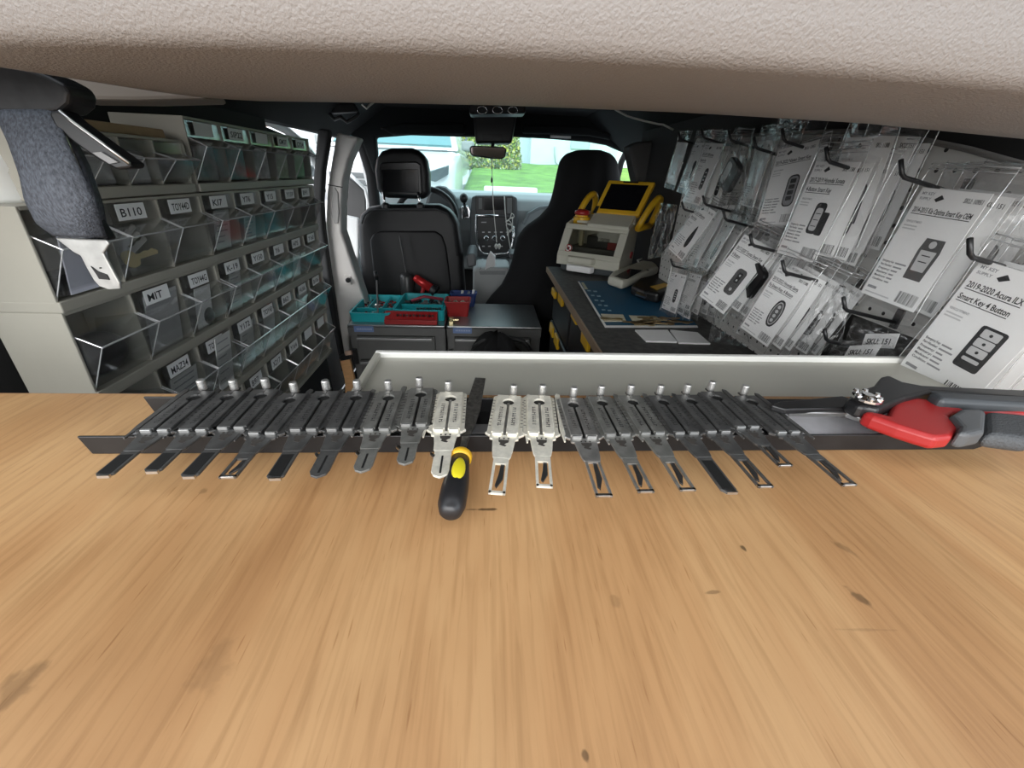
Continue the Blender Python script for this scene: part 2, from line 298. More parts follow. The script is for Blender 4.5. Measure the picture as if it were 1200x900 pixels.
# right pillar with arched passenger window
rp=[(737,172),(748,166),(772,164),(780,168),(790,250),(792,330),(762,345),(748,300),(747,250),(746,214),(741,190)]
struct('trim_9',MB().slab([Py(x,y,1.98) for x,y in rp],(0,.10,0)),mat('dark_grey_trim',(.075,.073,.070),.7),bevel=.012)
struct('trim_10',MB().tube([Py(x,y,1.96) for x,y in [(770,168),(772,185),(776,215),(779,250),(780,300)]],.008,8),mat('grey_gasket',(.10,.10,.10),.6),smooth=True)
struct('trim_11',MB().tube([Py(x,y,2.9) for x,y in [(733,160),(738,170),(728,190),(722,215),(720,240)]],.02,8),BLACKM,smooth=True)
# windscreen with roof header and cowl
wz=[Py(436,150,2.72),Py(752,160,2.72)]
struct('window_1',MB().slab([(-.74,2.70,1.285),(.80,2.70,1.285),(.86,3.30,.93),(-.80,3.30,.93)],(0,.006,.004)),GLASS)
vis=[(440,161),(480,158),(545,160),(600,160),(640,162),(690,166),(712,170),(735,180),(760,190),(770,120),(400,110),(404,152),(412,160),(425,170),(438,205),(442,180)]
struct('trim_12',MB().slab([Py(x,y,2.66) for x,y in vis],(0,.05,0)),LINER,bevel=.012)
# ================================================================ DASHBOARD
dp=[(3.34,.93),(3.34,.972),(3.10,.985),(2.98,.975),(2.92,.945),(2.90,.88),(2.93,.74),(2.99,.62),(3.02,.45),(3.34,.45)]
dsh=thing('dashboard','pale grey car dashboard below the windscreen','dashboard',(0,3.1,.45))
MB().slab([np.array([-.76,a,b]) for a,b in dp],(1.54,0,0)).build('dash_body',DASH,dsh,bevel=.02,seg=3)
MB().slab([Py(x,y,2.84) for x,y in [(553,231),(558,229),(600,229),(606,232),(607,262),(604,290),(600,303),(556,303),(551,285),(551,250)]],(0,.09,0)).build('center_stack',DASHD,dsh,bevel=.008)
def dpart(name,pts,Y,dep,m,**k): return MB().slab([Py(x,y,Y) for x,y in pts],(0,dep,0)).build(name,m,dsh,**k)
rd=dpart('radio',[(557,230),(601,230),(602,252),(558,252)],2.832,.02,BLACK,bevel=.003)
MB().slab([Py(x,y,2.828) for x,y in [(567,232),(592,232),(592,246),(567,246)]],(0,.006,0)).build('radio_screen',SCREEN,rd)
MB().slab([Py(x,y,2.826) for x,y in [(561,232),(565,232),(565,245),(561,245)]],(0,.006,0)).slab([Py(x,y,2.826) for x,y in [(594.5,232),(600,232),(600,250),(594.5,250)]],(0,.006,0)).build('radio_buttons',mat('grey_buttons',(.12,.13,.13),.4),rd)
cp=dpart('climate_panel',[(559,254),(600,254),(600,285),(596,296),(564,296),(560,285)],2.832,.02,BLACK,bevel=.003)
MB().tube([Py(x,y,2.828) for x,y in [(584,252.5),(558,252.5),(558,270),(559.5,286),(562,293),(567,297),(581,298),(594,297),(599,292),(601,283),(601.5,265)]],.008,8).build('chrome_bezel',CHROME,cp,smooth=True)
for x,y in((570,279),(579.5,279),(589,279)):
    p=Py(x,y,2.828); fr=(p,np.array([1,0,0.]),np.array([0,0,1.]),np.array([0,-1,0.]))
    k=MB().lathe([(.018,0),(.018,.014),(.012,.018)],16,fr).build('knob',CHROME,cp,smooth=True)
    MB().lathe([(.010,.016),(.010,.020)],12,fr).build('knob_cap',BLACK,k)
for k in range(9):
    x=565+(k%5)*7; y=271.5 if k<5 else 288
    MB().slab([Py(x,y,2.829),Py(x+3,y,2.829),Py(x+3,y+1.3,2.829),Py(x,y+1.3,2.829)],(0,.004,0)).build('button',mat('pale_button_print',(.5,.5,.5),.5),cp)
MB().slab([Py(x,y,2.829) for x,y in [(564,260),(570,260),(570,261),(564,261)]],(0,.004,0)).build('slot_mark',mat('pale_button_print',(.5,.5,.5),.5),cp)
ga=dpart('gear_plate',[(540,242),(549,241),(552,247),(551,256),(541,257)],2.86,.03,CHROME,bevel=.006)
MB().slab([Py(x,y,2.855) for x,y in [(543,244),(548,244),(549,254),(543,254)]],(0,.01,0)).build('gear_slot',BLACK,ga)
MB().tube([Py(546,251,2.85),Py(544,238,2.76)],.008,8).build('gear_lever',CHROME,ga)
p=Py(543.5,232,2.75); MB().lathe([(.004,-.03),(.017,-.024),(.026,-.006),(.026,.008),(.018,.022),(.004,.028)],14,(p,*np.eye(3))).build('gear_knob',BLACK,ga,smooth=True)
dpart('glovebox_line',[(612,262),(618,250),(632,242),(665,238),(668,240),(634,245),(621,252),(615,264)],2.875,.03,mat('dash_seam',(.20,.23,.24),.5),bevel=.003)
dpart('column_cowl',[(498,240),(502,224),(512,217),(522,219),(533,229),(537,245),(537,300),(498,300)],2.86,.09,DASHD,bevel=.02)
# instrument hood + steering wheel
c=Py(500,258,2.62); ax=nrm((0,-1,.42)); U=np.array([1.,0,0]); V=np.cross(ax,U)
sw=thing('steering_wheel','dark steering wheel beyond the driver seat','steering wheel',c)
MB().tube([c+.185*(math.cos(a)*U+math.sin(a)*V) for a in np.linspace(0,2*math.pi,37)],.017,8,False).build('rim',BLACK,sw,smooth=True)
MB().lathe([(.07,-.02),(.075,0),(.06,.025),(.02,.032)],18,(c,U,V,ax)).build('hub',mat('grey_hub',(.10,.10,.105),.4),sw,smooth=True)
for a in(0,math.pi,-math.pi/2): MB().tube([c+.06*(math.cos(a)*U+math.sin(a)*V),c+.18*(math.cos(a)*U+math.sin(a)*V)],.014,6).build('spoke',CHROME,sw,smooth=True)
# center console
con=thing('center_console','pale grey console between the front seats','console',(0.02,2.5,0))
cq=[Py(553,345,2.42),Py(598,345,2.42),Py(599,318,2.42),Py(596,313,2.42),Py(558,313,2.42),Py(554,319,2.42)]
for q in cq[:2]: q[2]=0
MB().slab(cq,(0,.26,0)).build('armrest_box',mat('console_grey',(.40,.42,.42),.45),con,bevel=.02,seg=3)
tp=[Py(x,y,2.415) for x,y in [(561,317.5),(593,317.5),(592,322),(563,322)]]; MB().slab(tp,(0,.006,0)).build('lid_recess',mat('console_recess',(.26,.28,.28),.5),con,bevel=.002)
MB().bx(cq[5][0]+.01,cq[2][0]-.01,2.69,2.86,0,cq[3][2]-.02).build('front_bin',DASHD,con,bevel=.01)
zt=cq[3][2]-.018
MB().tube([Pz(x,y,zt+.004) for x,y in [(563,315),(562,306),(565,304),(575,306),(580,312),(597,314),(599,304)]],.006,6).build('chrome_strip',CHROME,con,smooth=True)
q=Pz(574,316,zt); tag(MB().slab([q+np.array(a) for a in[(-.03,0,0),(.03,.02,0),(.03,.03,.07),(.0,.02,.10),(-.02,0,.06)]],(.004,.02,.004)).build('paper_slip',PAPER,bevel=.001),'folded white paper slip stuck in the console tray','paper')
# seats
def seat_part(name,pts,Y,dep,m,par,bev=.03,seg=4): return MB().slab([Py(x,y,Y) for x,y in pts],(0,dep,0)).build(name,m,par,bevel=bev,seg=seg,smooth=True)
ds=thing('driver_seat','black leather driver seat seen from behind with headrest raised','seat',(-.4,2.3,0))
bo=[(418,266),(421,252),(431,243),(452,240),(514,240),(529,247),(537,262),(542,300),(545,345),(545,420),(432,420),(428,360),(421,310)]
seat_part('seat_back',bo,2.27,.13,LEATH,ds,.035,5)
pn=[(433,282),(437,274),(446,271),(510,271),(518,276),(523,290),(528,330),(530,395),(446,395),(440,345)]
sp=seat_part('back_panel',pn,2.255,.03,mat('black_back_panel',(.005,.005,.006),.55),ds,.010,3)
MB().tube([Py(x,y,2.25) for x,y in [(424,262),(427,252),(434,247),(460,245),(510,245),(524,250),(531,264),(536,300)]],.004,6).build('seam',mat('seam_thread',(.035,.035,.037),.6),ds,smooth=True)
hb=[(438,200),(440,186),(446,177),(458,173),(482,173),(494,178),(500,188),(503,204),(503,226),(498,234),(448,232),(441,222)]
hd=seat_part('headrest',hb,2.30,.10,LEATH,ds,.03,5)
hs=MB().slab([Py(x,y,2.292) for x,y in [(444,194),(448,190),(488,189),(493,193),(495,226),(492,230),(449,228),(446,222)]],(0,.02,0)).build('headrest_panel',mat('black_gloss_panel',(.012,.012,.013),.25),hd,bevel=.006)
MB().slab([Py(x,y,2.289) for x,y in [(447,199),(490,198),(491,226),(449,225)]],(0,.006,0)).build('headrest_screen',SCREEN,hd,bevel=.002)
for x in(451,492):
    MB().tube([Py(x-2,225,2.285),Py(x+1,246,2.285)],.007,8).build('headrest_post',CHROME,ds,smooth=True)
    MB().lathe([(.022,-.012),(.022,.006),(.012,.014)],12,(Py(x+1,241,2.285),*np.eye(3))).build('post_collar',BLACK,ds)
MB().slab([Py(x,y,2.22) for x,y in [(546,300),(549,297),(556,297),(558,302),(558,312),(548,314)]],(0,.30,0)).build('armrest',mat('sky_lit_leather',(.10,.105,.11),.35),ds,bevel=.02,seg=3)  # dark leather, greyed so the sky reflected on it sits in the colour
MB().bx(-.66,-.16,2.36,2.85,.28,.44).build('seat_cushion',LEATH,ds,bevel=.04)
MB().bx(-.60,-.22,2.38,2.80,0,.28).build('seat_base',BLACK,ds)
ps=thing('passenger_seat','black passenger seat half hidden by a jacket','seat',(.45,2.3,0))
seat_part('headrest',[(664,192),(667,184),(676,179),(700,178),(714,182),(722,190),(724,230),(716,238),(670,236),(664,225)],2.30,.11,CLOTH,ps,.03,5)
seat_part('seat_back',[(648,262),(655,248),(668,240),(718,242),(730,252),(736,300),(738,420),(630,420),(640,310)],2.30,.13,CLOTH,ps,.035,5)
MB().bx(.16,.66,2.40,2.85,.28,.44).build('seat_cushion',LEATH,ps,bevel=.04)
MB().bx(.20,.60,2.42,2.80,0,.28).build('seat_base',BLACK,ps)
for y in(297,310): MB().slab([Py(x,y+dy,2.32) for x,dy in[(597,0),(604,0),(607,-1),(608,6),(598,8)]],(0,.16,0)).build('armrest',mat('sky_lit_leather',(.10,.105,.11),.35),ps,bevel=.012)  # same greyed leather, window light put into the colour
# jacket draped over the passenger seat: silhouette rows (y,left,right)
rows=[(176,676,706),(180,664,718),(188,657,725),(205,653,728),(225,649,731),(242,644,732),(255,632,733),(266,616,734),(278,607,734),(295,603,735),(315,598,736),(335,588,738),(350,574,740),(362,566,742),(372,566,744)]
def jacket(u,v):
    t=v*(len(rows)-1); i=min(int(t),len(rows)-2); f_=t-i
    y=rows[i][0]*(1-f_)+rows[i+1][0]*f_; l=rows[i][1]*(1-f_)+rows[i+1][1]*f_; r_=rows[i][2]*(1-f_)+rows[i+1][2]*f_
    Yb=2.24; a=math.pi*u*2
    A=Py(l,y,Yb); B=Py(r_,y,Yb); c_=(A+B)/2; h=(B-A)/2
    fold=1+.10*math.sin(a*7+v*6)*min(1,v*2)+.05*math.sin(a*13+v*11)*min(1,v*2)
    dep=.075+.03*v
    return c_+h*math.cos(a)*(1 if abs(math.sin(a))<.05 else 1)*(1+.0*fold)+np.array([0,1,0])*dep*(math.sin(a)*fold)+np.array([0,dep*.4,0])
mj=MB().grid(jacket,56,34,True); mj.f.append(tuple(range(56))); mj.f.append(tuple(range(33*56,34*56)))
tag(mj.build('jacket',CLOTH,smooth=True),'black jacket draped over the passenger seat back','jacket')
# overhead console, mirror, sticker
oc=thing('overhead_console','black overhead console with three round lamps on the headliner','console',Py(580,130,1.9))
MB().slab([Py(x,y,2.05) for x,y in [(548,112),(617,112),(616,133),(550,134)]],(0,.12,0)).build('console_body',BLACK,oc,bevel=.008)
for x in(565,583,601):
    a0=Py(x,129,2.043); MB().tube([a0+.021*np.array([math.cos(t),0,.62*math.sin(t)]) for t in np.linspace(0,2*math.pi,19)],.0022,6,False).build('lamp_ring',CHROME,oc,smooth=True)
MB().slab([Py(x,y,2.5) for x,y in [(554,130),(607,130),(602,156),(600,168),(557,168),(556,152)]],(0,.14,0)).build('mirror_pod',BLACK,oc,bevel=.012)
MB().slab([Py(x,y,2.493) for x,y in [(565,157),(588,157),(590,164),(566,164)]],(0,.006,0)).build('pod_sensor',mat('pod_gloss',(.10,.10,.10),.15,.6),oc)
mr=thing('rear_view_mirror','small rear view mirror hanging below the overhead pod','mirror',Py(572,178,2.5))
mo=[(550,173),(553,170.5),(590,172),(594,175),(592,184),(588,186.5),(576,186),(554,183),(551,180)]
MB().slab([Py(x,y,2.50) for x,y in mo],(0,.03,0)).build('mirror_shell',BLACK,mr,bevel=.006)
mi=[(552,173.5),(554,172),(589,173.5),(592,175.5),(590.5,183.5),(587,185),(555,181.5),(552.5,179.5)]
MB().slab([Py(x,y,2.492)+np.array([0,(y-172)*.00042,0]) for x,y in mi],(0,.004,0)).build('mirror_glass',mat('mirror_glass',(.80,.62,.58),.05,1),mr)  # pinkish tint puts a warm reflection into the glass colour
MB().tube([Py(578,166,2.53),Py(577,174,2.52)],.010,8).build('mirror_stem',BLACK,mr)
tag(MB().slab([Py(x,y,2.65) for x,y in [(645,158.5),(669,159.5),(669,162.5),(645,161.5)]],(0,.004,0)).build('visor_sticker',PAPER,bevel=.0005),'small white sticker on the sun visor','sticker')
vs=thing('sun_visor','charcoal sun visor folded up above the passenger side','visor',Py(650,155,2.58)); MB().slab([Py(x,y,2.58) for x,y in [(612,146),(690,148),(716,156),(716,164),(690,159),(612,156)]],(0,.03,0)).build('visor_board',LINER,vs,bevel=.01); MB().tube([Py(612,147,2.6),Py(716,157,2.6)],.006,6).build('visor_rod',BLACK,vs)
vs=thing('sun_visor','charcoal sun visor folded up above the driver side','visor',Py(500,150,2.58)); MB().slab([Py(x,y,2.58) for x,y in [(446,150),(470,144),(545,144),(545,157),(460,158)]],(0,.03,0)).build('visor_board',LINER,vs,bevel=.01); MB().tube([Py(446,150,2.6),Py(545,145,2.6)],.006,6).build('visor_rod',BLACK,vs)
ea=thing('earphones','white earphone cable hanging from the mirror over the radio','cable',Py(583,290,2.47))
MB().tube([Py(x,y,2.48) for x,y in [(576,186),(577,215),(578,240),(580,262),(582,284)]],.0025,6).build('cord',WHITE,ea,smooth=True)
for x in(581.5,585): MB().lathe([(.003,-.02),(.009,-.008),(.010,.004),(.004,.012)],10,(Py(x,288,2.47),*np.eye(3))).build('earbud',WHITE,ea,smooth=True)
MB().lathe([(.002,-.014),(.006,-.008),(.006,.006),(.002,.014)],8,(Py(576.3,211,2.48),*np.eye(3))).build('charm',BLACK,ea,smooth=True)
cb=thing('charging_cable','white charging cable bunched up beside the climate knobs','cable',Py(598,300,2.78))
MB().tube([Py(x,y,2.79) for x,y in [(591,230),(592,248),(594,268),(597,285),(600,302)]],.003,6).build('cord',WHITE,cb,smooth=True)
MB().tube([Py(598+4*math.sin(a*2.3)+1.5*math.sin(a*5),252+a*2.0+4*math.cos(a*3.1),2.78) for a in np.linspace(0,12,60)],.0028,6).build('cord_bunch',WHITE,cb,smooth=True)
# ceiling odds: coat hook/handle and bulb stem
gh=thing('grab_handle','dark plastic grab handle on the headliner above the left pillar','handle',Py(402,132,2.15))
MB().tube([Py(x,y,2.13) for x,y in [(386,133),(392,140),(399,137),(407,143),(418,136),(421,132)]],.008,8).build('handle_bar',mat('grey_black_plastic',(.05,.05,.05),.35),gh,smooth=True)
MB().slab([Py(x,y,2.14) for x,y in [(390,122),(414,120),(420,131),(388,133)]],(0,.03,0)).build('handle_base',BLACK,gh,bevel=.006)
tag(MB().tube([Py(x,y,2.35) for x,y in [(422,116),(422,120),(430,127),(432,124),(436,121),(438,119)]],.006,8).build('coat_hook',mat('brushed_hook',(.6,.57,.5),.35,.8),smooth=True),'small metal hook hanging from the headliner','hook')
wc=[(714,122),(722,129),(735,136),(743,138.5),(756,142),(772,145.5),(777,146),(783,149),(789,152)]
tag(MB().tube([Py(x,y,1.55) for x,y in wc],.0030,6).build('ceiling_cable',WHITE,smooth=True),'thin white cable run along the headliner to the hanging packages','cable')
# ================================================================ OUTSIDE
ASPH=mat('asphalt',(.16,.165,.17),.9,noise=(8,.2)); GRASS=mat('lawn_grass',(.16,.33,.05),.9,noise=(3,.35),bump=(40,.8,.05))
struct('car_park',MB().bx(-30,30,-20,60,-.60,-.45),ASPH)   # car park surface
zl=lambda Y:.862+(Y-6)*.0735
struct('driveway',MB().slab([(-.34,3.6,-.44),(6.2,3.6,-.44),(6.2,5.80,.82),(-.34,5.80,.82)],(0,0,-.1)),ASPH)
struct('side_drive',MB().slab([(-3.0,3.6,-.44),(-.36,3.6,-.44),(-.36,5.0,.24),(-.36,12,.24),(-3.0,12,.24),(-3.0,5.0,.24)],(0,0,-.1)),ASPH)
lawn=MB().grid(lambda u,v:np.array([-.34+6.5*u,5.82+7.3*v,zl(5.82+7.3*v)-.02+wob((u*22,v*20,0),1,.02)]),60,24)
lw_=lawn.build('lawn',GRASS,smooth=True); sm=lw_.modifiers.new('solid','SOLIDIFY'); sm.thickness=.3; sm.offset=-1
tag(lw_,'mown green lawn rising beyond the windscreen','lawn',kind='stuff')
a,b=Py(567,219,6.0),Py(630,223,6.0)
tag(MB().slab([(a[0],6,zl(6)-.05),(b[0],6,zl(6)-.05),(b[0],6,a[2]+.01),(a[0],6,a[2]+.01)],(0,.18,0)).build('wheel_stop',mat('pale_concrete',(.72,.70,.66),.8,noise=(10,.08)),bevel=.02),'pale concrete wheel stop at the edge of the lawn','wheel stop')
WALLB=mat('pale_teal_stucco',(.50,.62,.62),.9,noise=(2,.05))
hb=thing('building','pale teal stuccoed building behind the lawn','building',(2.5,13.6,1.3))
x0=Py(621,196,13.2)[0]; x1=Py(780,196,13.2)[0]
MB().bx(x0,x1+4,13.2,16,-.45,5).build('wall',WALLB,hb)
MB().bx(Py(596,180,14)[0],x0,13.9,16,-.45,5).build('side_wall',mat('grey_stucco',(.42,.50,.52),.9),hb)
MB().tube([Py(650,172,13.15),Py(650,182,13.15),Py(651,190,13.15),Py(656,196,13.15)],.02,6).build('drain_pipe',mat('pipe_grey',(.30,.34,.34),.6),hb,smooth=True)
MB().bx(Py(668,175,13.2)[0],Py(690,175,13.2)[0],13.15,13.2,Py(668,175,13.2)[2],Py(668,163,13.2)[2]).build('window',mat('dull_window',(.30,.40,.40),.3),hb,bevel=.02)
h2=thing('building','grey building with dark windows behind the hedge','building',(-1,16,1.2))
MB().bx(Py(420,180,16)[0],Py(560,180,16)[0],16,18,-.45,5).build('wall',mat('grey_green_wall',(.30,.36,.35),.9),h2)
for x in(527,540,549): MB().bx(Py(x,175,16)[0],Py(x+8,175,16)[0],15.92,16,Py(x,172,16)[2],Py(x,158,16)[2]).build('window',mat('dark_window',(.05,.08,.08),.2),h2)
def bush(name,label,c,r,n,leaf,cols,grp=None):
    t=thing(name,label,'shrub',c,group=grp); rg=np.random.default_rng(int(abs(c[0]*100+c[1])))
    for ci,cm in enumerate(cols):
        mb=MB()
        for i in range(n//len(cols)):
            d_=nrm(rg.normal(size=3)); rad=rg.uniform(.55,1.0); p=np.array(c)+np.array([d_[0]*r[0],d_[1]*r[1],abs(d_[2])*r[2]])*rad
            U=nrm(rg.normal(size=3)); V=nrm(np.cross(U,rg.normal(size=3))); l=leaf*rg.uniform(.6,1.3)
            mb.add([p-U*l,p+V*l*.5,p+U*l,p-V*l*.5],[(0,1,2,3)])
        o=mb.build('foliage',cm,t); o['kind']='stuff'
    mb=MB()
    for i in range(5):
        a=i*1.26; mb.tube([np.array(c),np.array(c)+np.array([r[0]*.5*math.cos(a),r[1]*.5*math.sin(a),r[2]*.6])],[.03,.01],5)
    mb.build('stems',mat('bark',(.12,.08,.05),.9),t)
HG=[mat('hedge_leaf',(.14,.24,.05),.7),mat('hedge_yellow_leaf',(.42,.42,.08),.7),mat('hedge_pale_leaf',(.40,.44,.30),.7)]
for i,(x,w) in enumerate([(540,.55),(556,.6),(572,.6),(588,.6),(602,.5)]):
    p=Py(x,197,10.8); bush('hedge_shrub','yellow-green leafy shrub in the hedge behind the lawn',(p[0],10.8,p[2]-.02),(w*.36,.30,.72+.1*(i%2)),1500,.05,HG,'shrubs in the hedge behind the lawn')
# white car facing us beyond the windscreen
def Xc(x,y,Y): return Py(x,y,Y)
cz=.25
car=thing('parked_car','white parked car facing the windscreen','car',(-1.3,6.2,cz))
xr=Xc(534,205,5.3)[0]; xl=xr-1.85; xm=(xl+xr)/2
body=[]
for (Y,z0,z1,w) in [(5.28,.50,.98,.80),(5.24,.45,1.12,.90),(5.30,.42,1.20,.95),(5.6,.40,1.26,.98),(6.35,.40,1.33,1.0),(6.6,.40,1.36,1.0),(9.2,.40,1.36,1.0)]:
    hw=.925*w; rr=.10
    body.append([np.array([xm+a,Y,b]) for a,b in rrect(2*hw,z1-z0,rr,3,0,(z0+z1)/2)])
MB().loft(body).build('body',VANW,car,smooth=True)
cab=[]
for (z,y0,y1,w) in [(1.34,6.35,9.1,.90),(1.66,6.85,8.9,.80),(1.86,7.25,8.6,.70),(1.90,7.6,8.3,.60)]:
    cab.append([np.array([xm-w,y0,z]),np.array([xm+w,y0,z]),np.array([xm+w,y1,z]),np.array([xm-w,y1,z])])
MB().loft(cab).build('cabin',VANW,car,bevel=.03)
TG=mat('car_glass',(.10,.24,.26),.08)
MB().slab([(xm-.80,6.43,1.38),(xm+.80,6.43,1.38),(xm+.68,7.17,1.82),(xm-.68,7.17,1.82)],(0,-.03,.03)).build('windscreen',TG,car)
for s in(-1,1):
    q=[(xm+s*.86,5.20,1.16),(xm+s*.64,5.16,1.09),(xm+s*.58,5.16,1.0),(xm+s*.70,5.18,.98),(xm+s*.85,5.22,1.06)]
    hl=MB().slab(q,(0,-.03,.0)).build('headlight',mat('headlight_glass',(.12,.14,.15),.15,.5),car,bevel=.01)
    MB().slab([(xm+s*.60,5.20,.86),(xm+s*.82,5.22,.90),(xm+s*.84,5.24,.80),(xm+s*.62,5.20,.74)],(0,-.03,0)).build('fog_light_recess',DASHD,car,bevel=.008)
    MB().box((xm+s*1.02,6.62,1.42),(.18,.10,.13)).build('wing_mirror',mat('mirror_housing',(.20,.22,.22),.4),car,bevel=.03)
    for Y in(5.95,8.5): MB().lathe([(.22,-.1),(.33,-.09),(.34,0),(.33,.09),(.22,.1)],20,(np.array([xm+s*.84,Y,.42]),np.array([0,1.,0]),np.array([0,0,1.]),np.array([1.,0,0]))).build('wheel',RUBBER,car,smooth=True)
for z in(1.02,.94): MB().bx(xm-.50,xm+.50,5.17,5.22,z-.03,z+.025).build('grille_bar',DASHD,car,bevel=.008)
MB().bx(xm-.50,xm+.50,5.20,5.26,1.34,1.345).build('bonnet_line',DASHD,car)
MB().bx(xm-.55,xm+.55,5.19,5.24,.55,.74).build('bumper_intake',DASHD,car,bevel=.01)
MB().bx(xm-.75,xm+.75,6.30,6.34,1.33,1.345).build('wiper_slot',DASHD,car)
# left side: brick building with a brown sign, white van side and shrub
bl=thing('building','reddish brick building with a brown sign board','building',(-9,13,-.45))
MB().bx(-14,-6.2,13,16,-.45,6).build('wall',mat('red_brick_wall',(.42,.20,.14),.9,noise=(5,.2)),bl)
MB().bx(-13.5,-6.4,12.9,13,Py(350,156,13)[2],Py(350,130,13)[2]).build('sign_board',mat('brown_sign',(.22,.11,.06),.7),bl)
mb=MB(); zc=Py(360,148,12.88)[2]
for i in range(24):
    if i%7!=5: mb.bx(-11.2+i*.15,-11.2+i*.15+.10,12.86,12.9,zc-.08,zc+.08)
mb.build('sign_letters',WHITE,bl)
v2=thing('white_van','plain white van parked beside the open side door','van',(-3.6,9.2,-.45))
MB().slab([(-5.8,9.4,-.1),(-3.6,9.4,-.1),(-3.6,9.4,.95),(-3.9,9.6,1.25),(-5.5,9.6,1.25),(-5.8,9.4,.95)],(0,3.2,0)).build('body',VANW,v2,bevel=.08)
MB().slab([(-5.5,9.9,1.24),(-3.9,9.9,1.24),(-4.1,10.4,1.8),(-5.3,10.4,1.8)],(0,2.2,0)).build('cabin',VANW,v2,bevel=.06)
for Y in(9.9,11.9): MB().lathe([(.2,-.1),(.33,-.09),(.33,.09),(.2,.1)],18,(np.array([-3.7,Y,-.12]),np.array([0,1.,0]),np.array([0,0,1.]),np.array([1.,0,0]))).build('wheel',RUBBER,v2,smooth=True)
p=Px(366,200,-2.6); bush('garden_shrub','green shrub outside the open side door',(p[0]-.1,p[1]+.2,-.45),(.5,.5,1.75),3500,.06,HG[:2])
# ================================================================ TOOL CABINETS
TBZ=.45
A=Pz(405,382,TBZ); Bq=Pz(522,383,TBZ); Cq=Pz(634,382,TBZ)
yf=1.785; yb=2.16
def toolcab(x0,x1,label,nm):
    t=thing('tool_cabinet',label,'cabinet',((x0+x1)/2,(yf+yb)/2,0))
    MB().bx(x0,x1,yf+.012,yb,0,TBZ-.012).build('body',GREYMET,t,bevel=.006)
    MB().bx(x0,x1,yf,yb,TBZ-.012,TBZ).build('top',STEELTOP,t,bevel=.004)
    MB().bx(x0,x1,yf,yf+.012,TBZ-.05,TBZ-.012).build('top_rail',GREYMET,t)
    zz=TBZ-.055
    for h in(.125,.125,.125):
        dr=MB().bx(x0+.035,x1-.05,yf-.004,yf+.02,zz-h+.01,zz).build('drawer',mat('drawer_front',(.115,.115,.11),.45,noise=(12,.1)),t,bevel=.003)
        MB().slab([(x0+.04,yf-.004,zz),(x0+.04,yf-.022,zz-.004),(x0+.04,yf-.022,zz-.016),(x0+.04,yf-.004,zz-.012)],(x1-x0-.10,0,0)).build('drawer_pull',mat('aluminium_pull',(.40,.40,.39),.4,.8),dr,bevel=.002)
        zz-=h
    MB().bx(x0+.03,x0+.12,yf-.003,yf+.001,TBZ-.034,TBZ-.006).build('brand_plate',mat('blue_plate',(.16,.24,.45),.4),t)
    mb=MB()
    for i in range(9): mb.bx(x0+.043+i*.008,x0+.048+i*.008,yf-.0036,yf-.003,TBZ-.024,TBZ-.016)
    mb.build('plate_lettering',mat('plate_text',(.40,.46,.60),.5),t)
    MB().bx(x0+.006,x0+.028,yf-.012,yf+.002,TBZ-.20,TBZ-.12).build('corner_latch',BLACK,t,bevel=.003)
    return t
toolcab(A[0],Bq[0]-.004,'grey steel tool cabinet under the teal trays','a'); toolcab(Bq[0]+.004,Cq[0],'grey steel tool cabinet with a bare metal top','b')
def tray(label,x0,x1,y0,y1,z,h,m,dv=(),fillet=.02,grp=None):
    t=thing('parts_tray',label,'tray',((x0+x1)/2,(y0+y1)/2,z)); cx,cy=(x0+x1)/2,(y0+y1)/2; fr=(np.array([cx,cy,0]),*np.eye(3))
    o=rrect(x1-x0,y1-y0,fillet); i_=rrect(x1-x0-.016,y1-y0-.016,fillet*.8); n=len(o)
    V=[(cx+a*.96,cy+b*.96,z) for a,b in o]+[(cx+a,cy+b,z+h) for a,b in o]+[(cx+a,cy+b,z+h) for a,b in i_]+[(cx+a*.95,cy+b*.95,z+.005) for a,b in i_]
    fs=[tuple(range(n))[::-1],tuple(range(3*n,4*n))]+[(k*n+i,k*n+(i+1)%n,(k+1)*n+(i+1)%n,(k+1)*n+i) for k in range(3) for i in range(n)]
    MB().add(V,fs).build('shell',m,t)
    for q in dv: MB().bx(*q,z+.004,z+h*.9).build('divider',m,t)
    return t
zt=TBZ
a=Pz(405,379,zt); b=Pz(458,379,zt); c=Pz(452,354,zt); Xa,Xb,Y0,Y1=a[0]+.012,b[0],a[1]+.02,yb-.02
tray('teal parts tray full of small screws on the left tool cabinet',Xa,Xb,Y0,Y1,zt,.045,TEAL,[(Xa+.06,Xa+.066,Y0+.10,Y1-.01),(Xa+.01,Xb-.01,Y0+.095,Y0+.101),(Xa+.13,Xa+.136,Y0+.10,Y1-.01)])
def bits(name,label,cat,x0,x1,y0,y1,z,n,mats,s,grp=None):
    t=thing(name,label,cat,((x0+x1)/2,(y0+y1)/2,z))
    for k,m in enumerate(mats):
        mb=MB()
        for i in range(n//len(mats)):
            p=np.array([rng.uniform(x0,x1),rng.uniform(y0,y1),z+rng.uniform(.002,.02)]); d_=nrm([rng.normal(),rng.normal(),.3*rng.normal()]); l=s*rng.uniform(.5,1.3)
            mb.tube([p,p+d_*l],s*.22,6); 
        o=mb.build('fasteners',m,t); o['kind']='stuff'
    t['kind']='stuff'; return t
bits('loose_screws','loose screws and bits in the teal parts tray','screws',Xa+.02,Xb-.03,Y0+.02,Y1-.03,zt+.006,150,[SILV,WHITE,BLACK,RED],.018)
X2a,X2b=b[0]+.006,Bq[0]-.008
tray('teal tool tray holding a row of sockets beside the red bins',X2a,X2b,Y0+.03,Y1+.01,zt,.055,TEAL,[(X2a+.02,X2b-.02,Y0+.14,Y0+.146)])
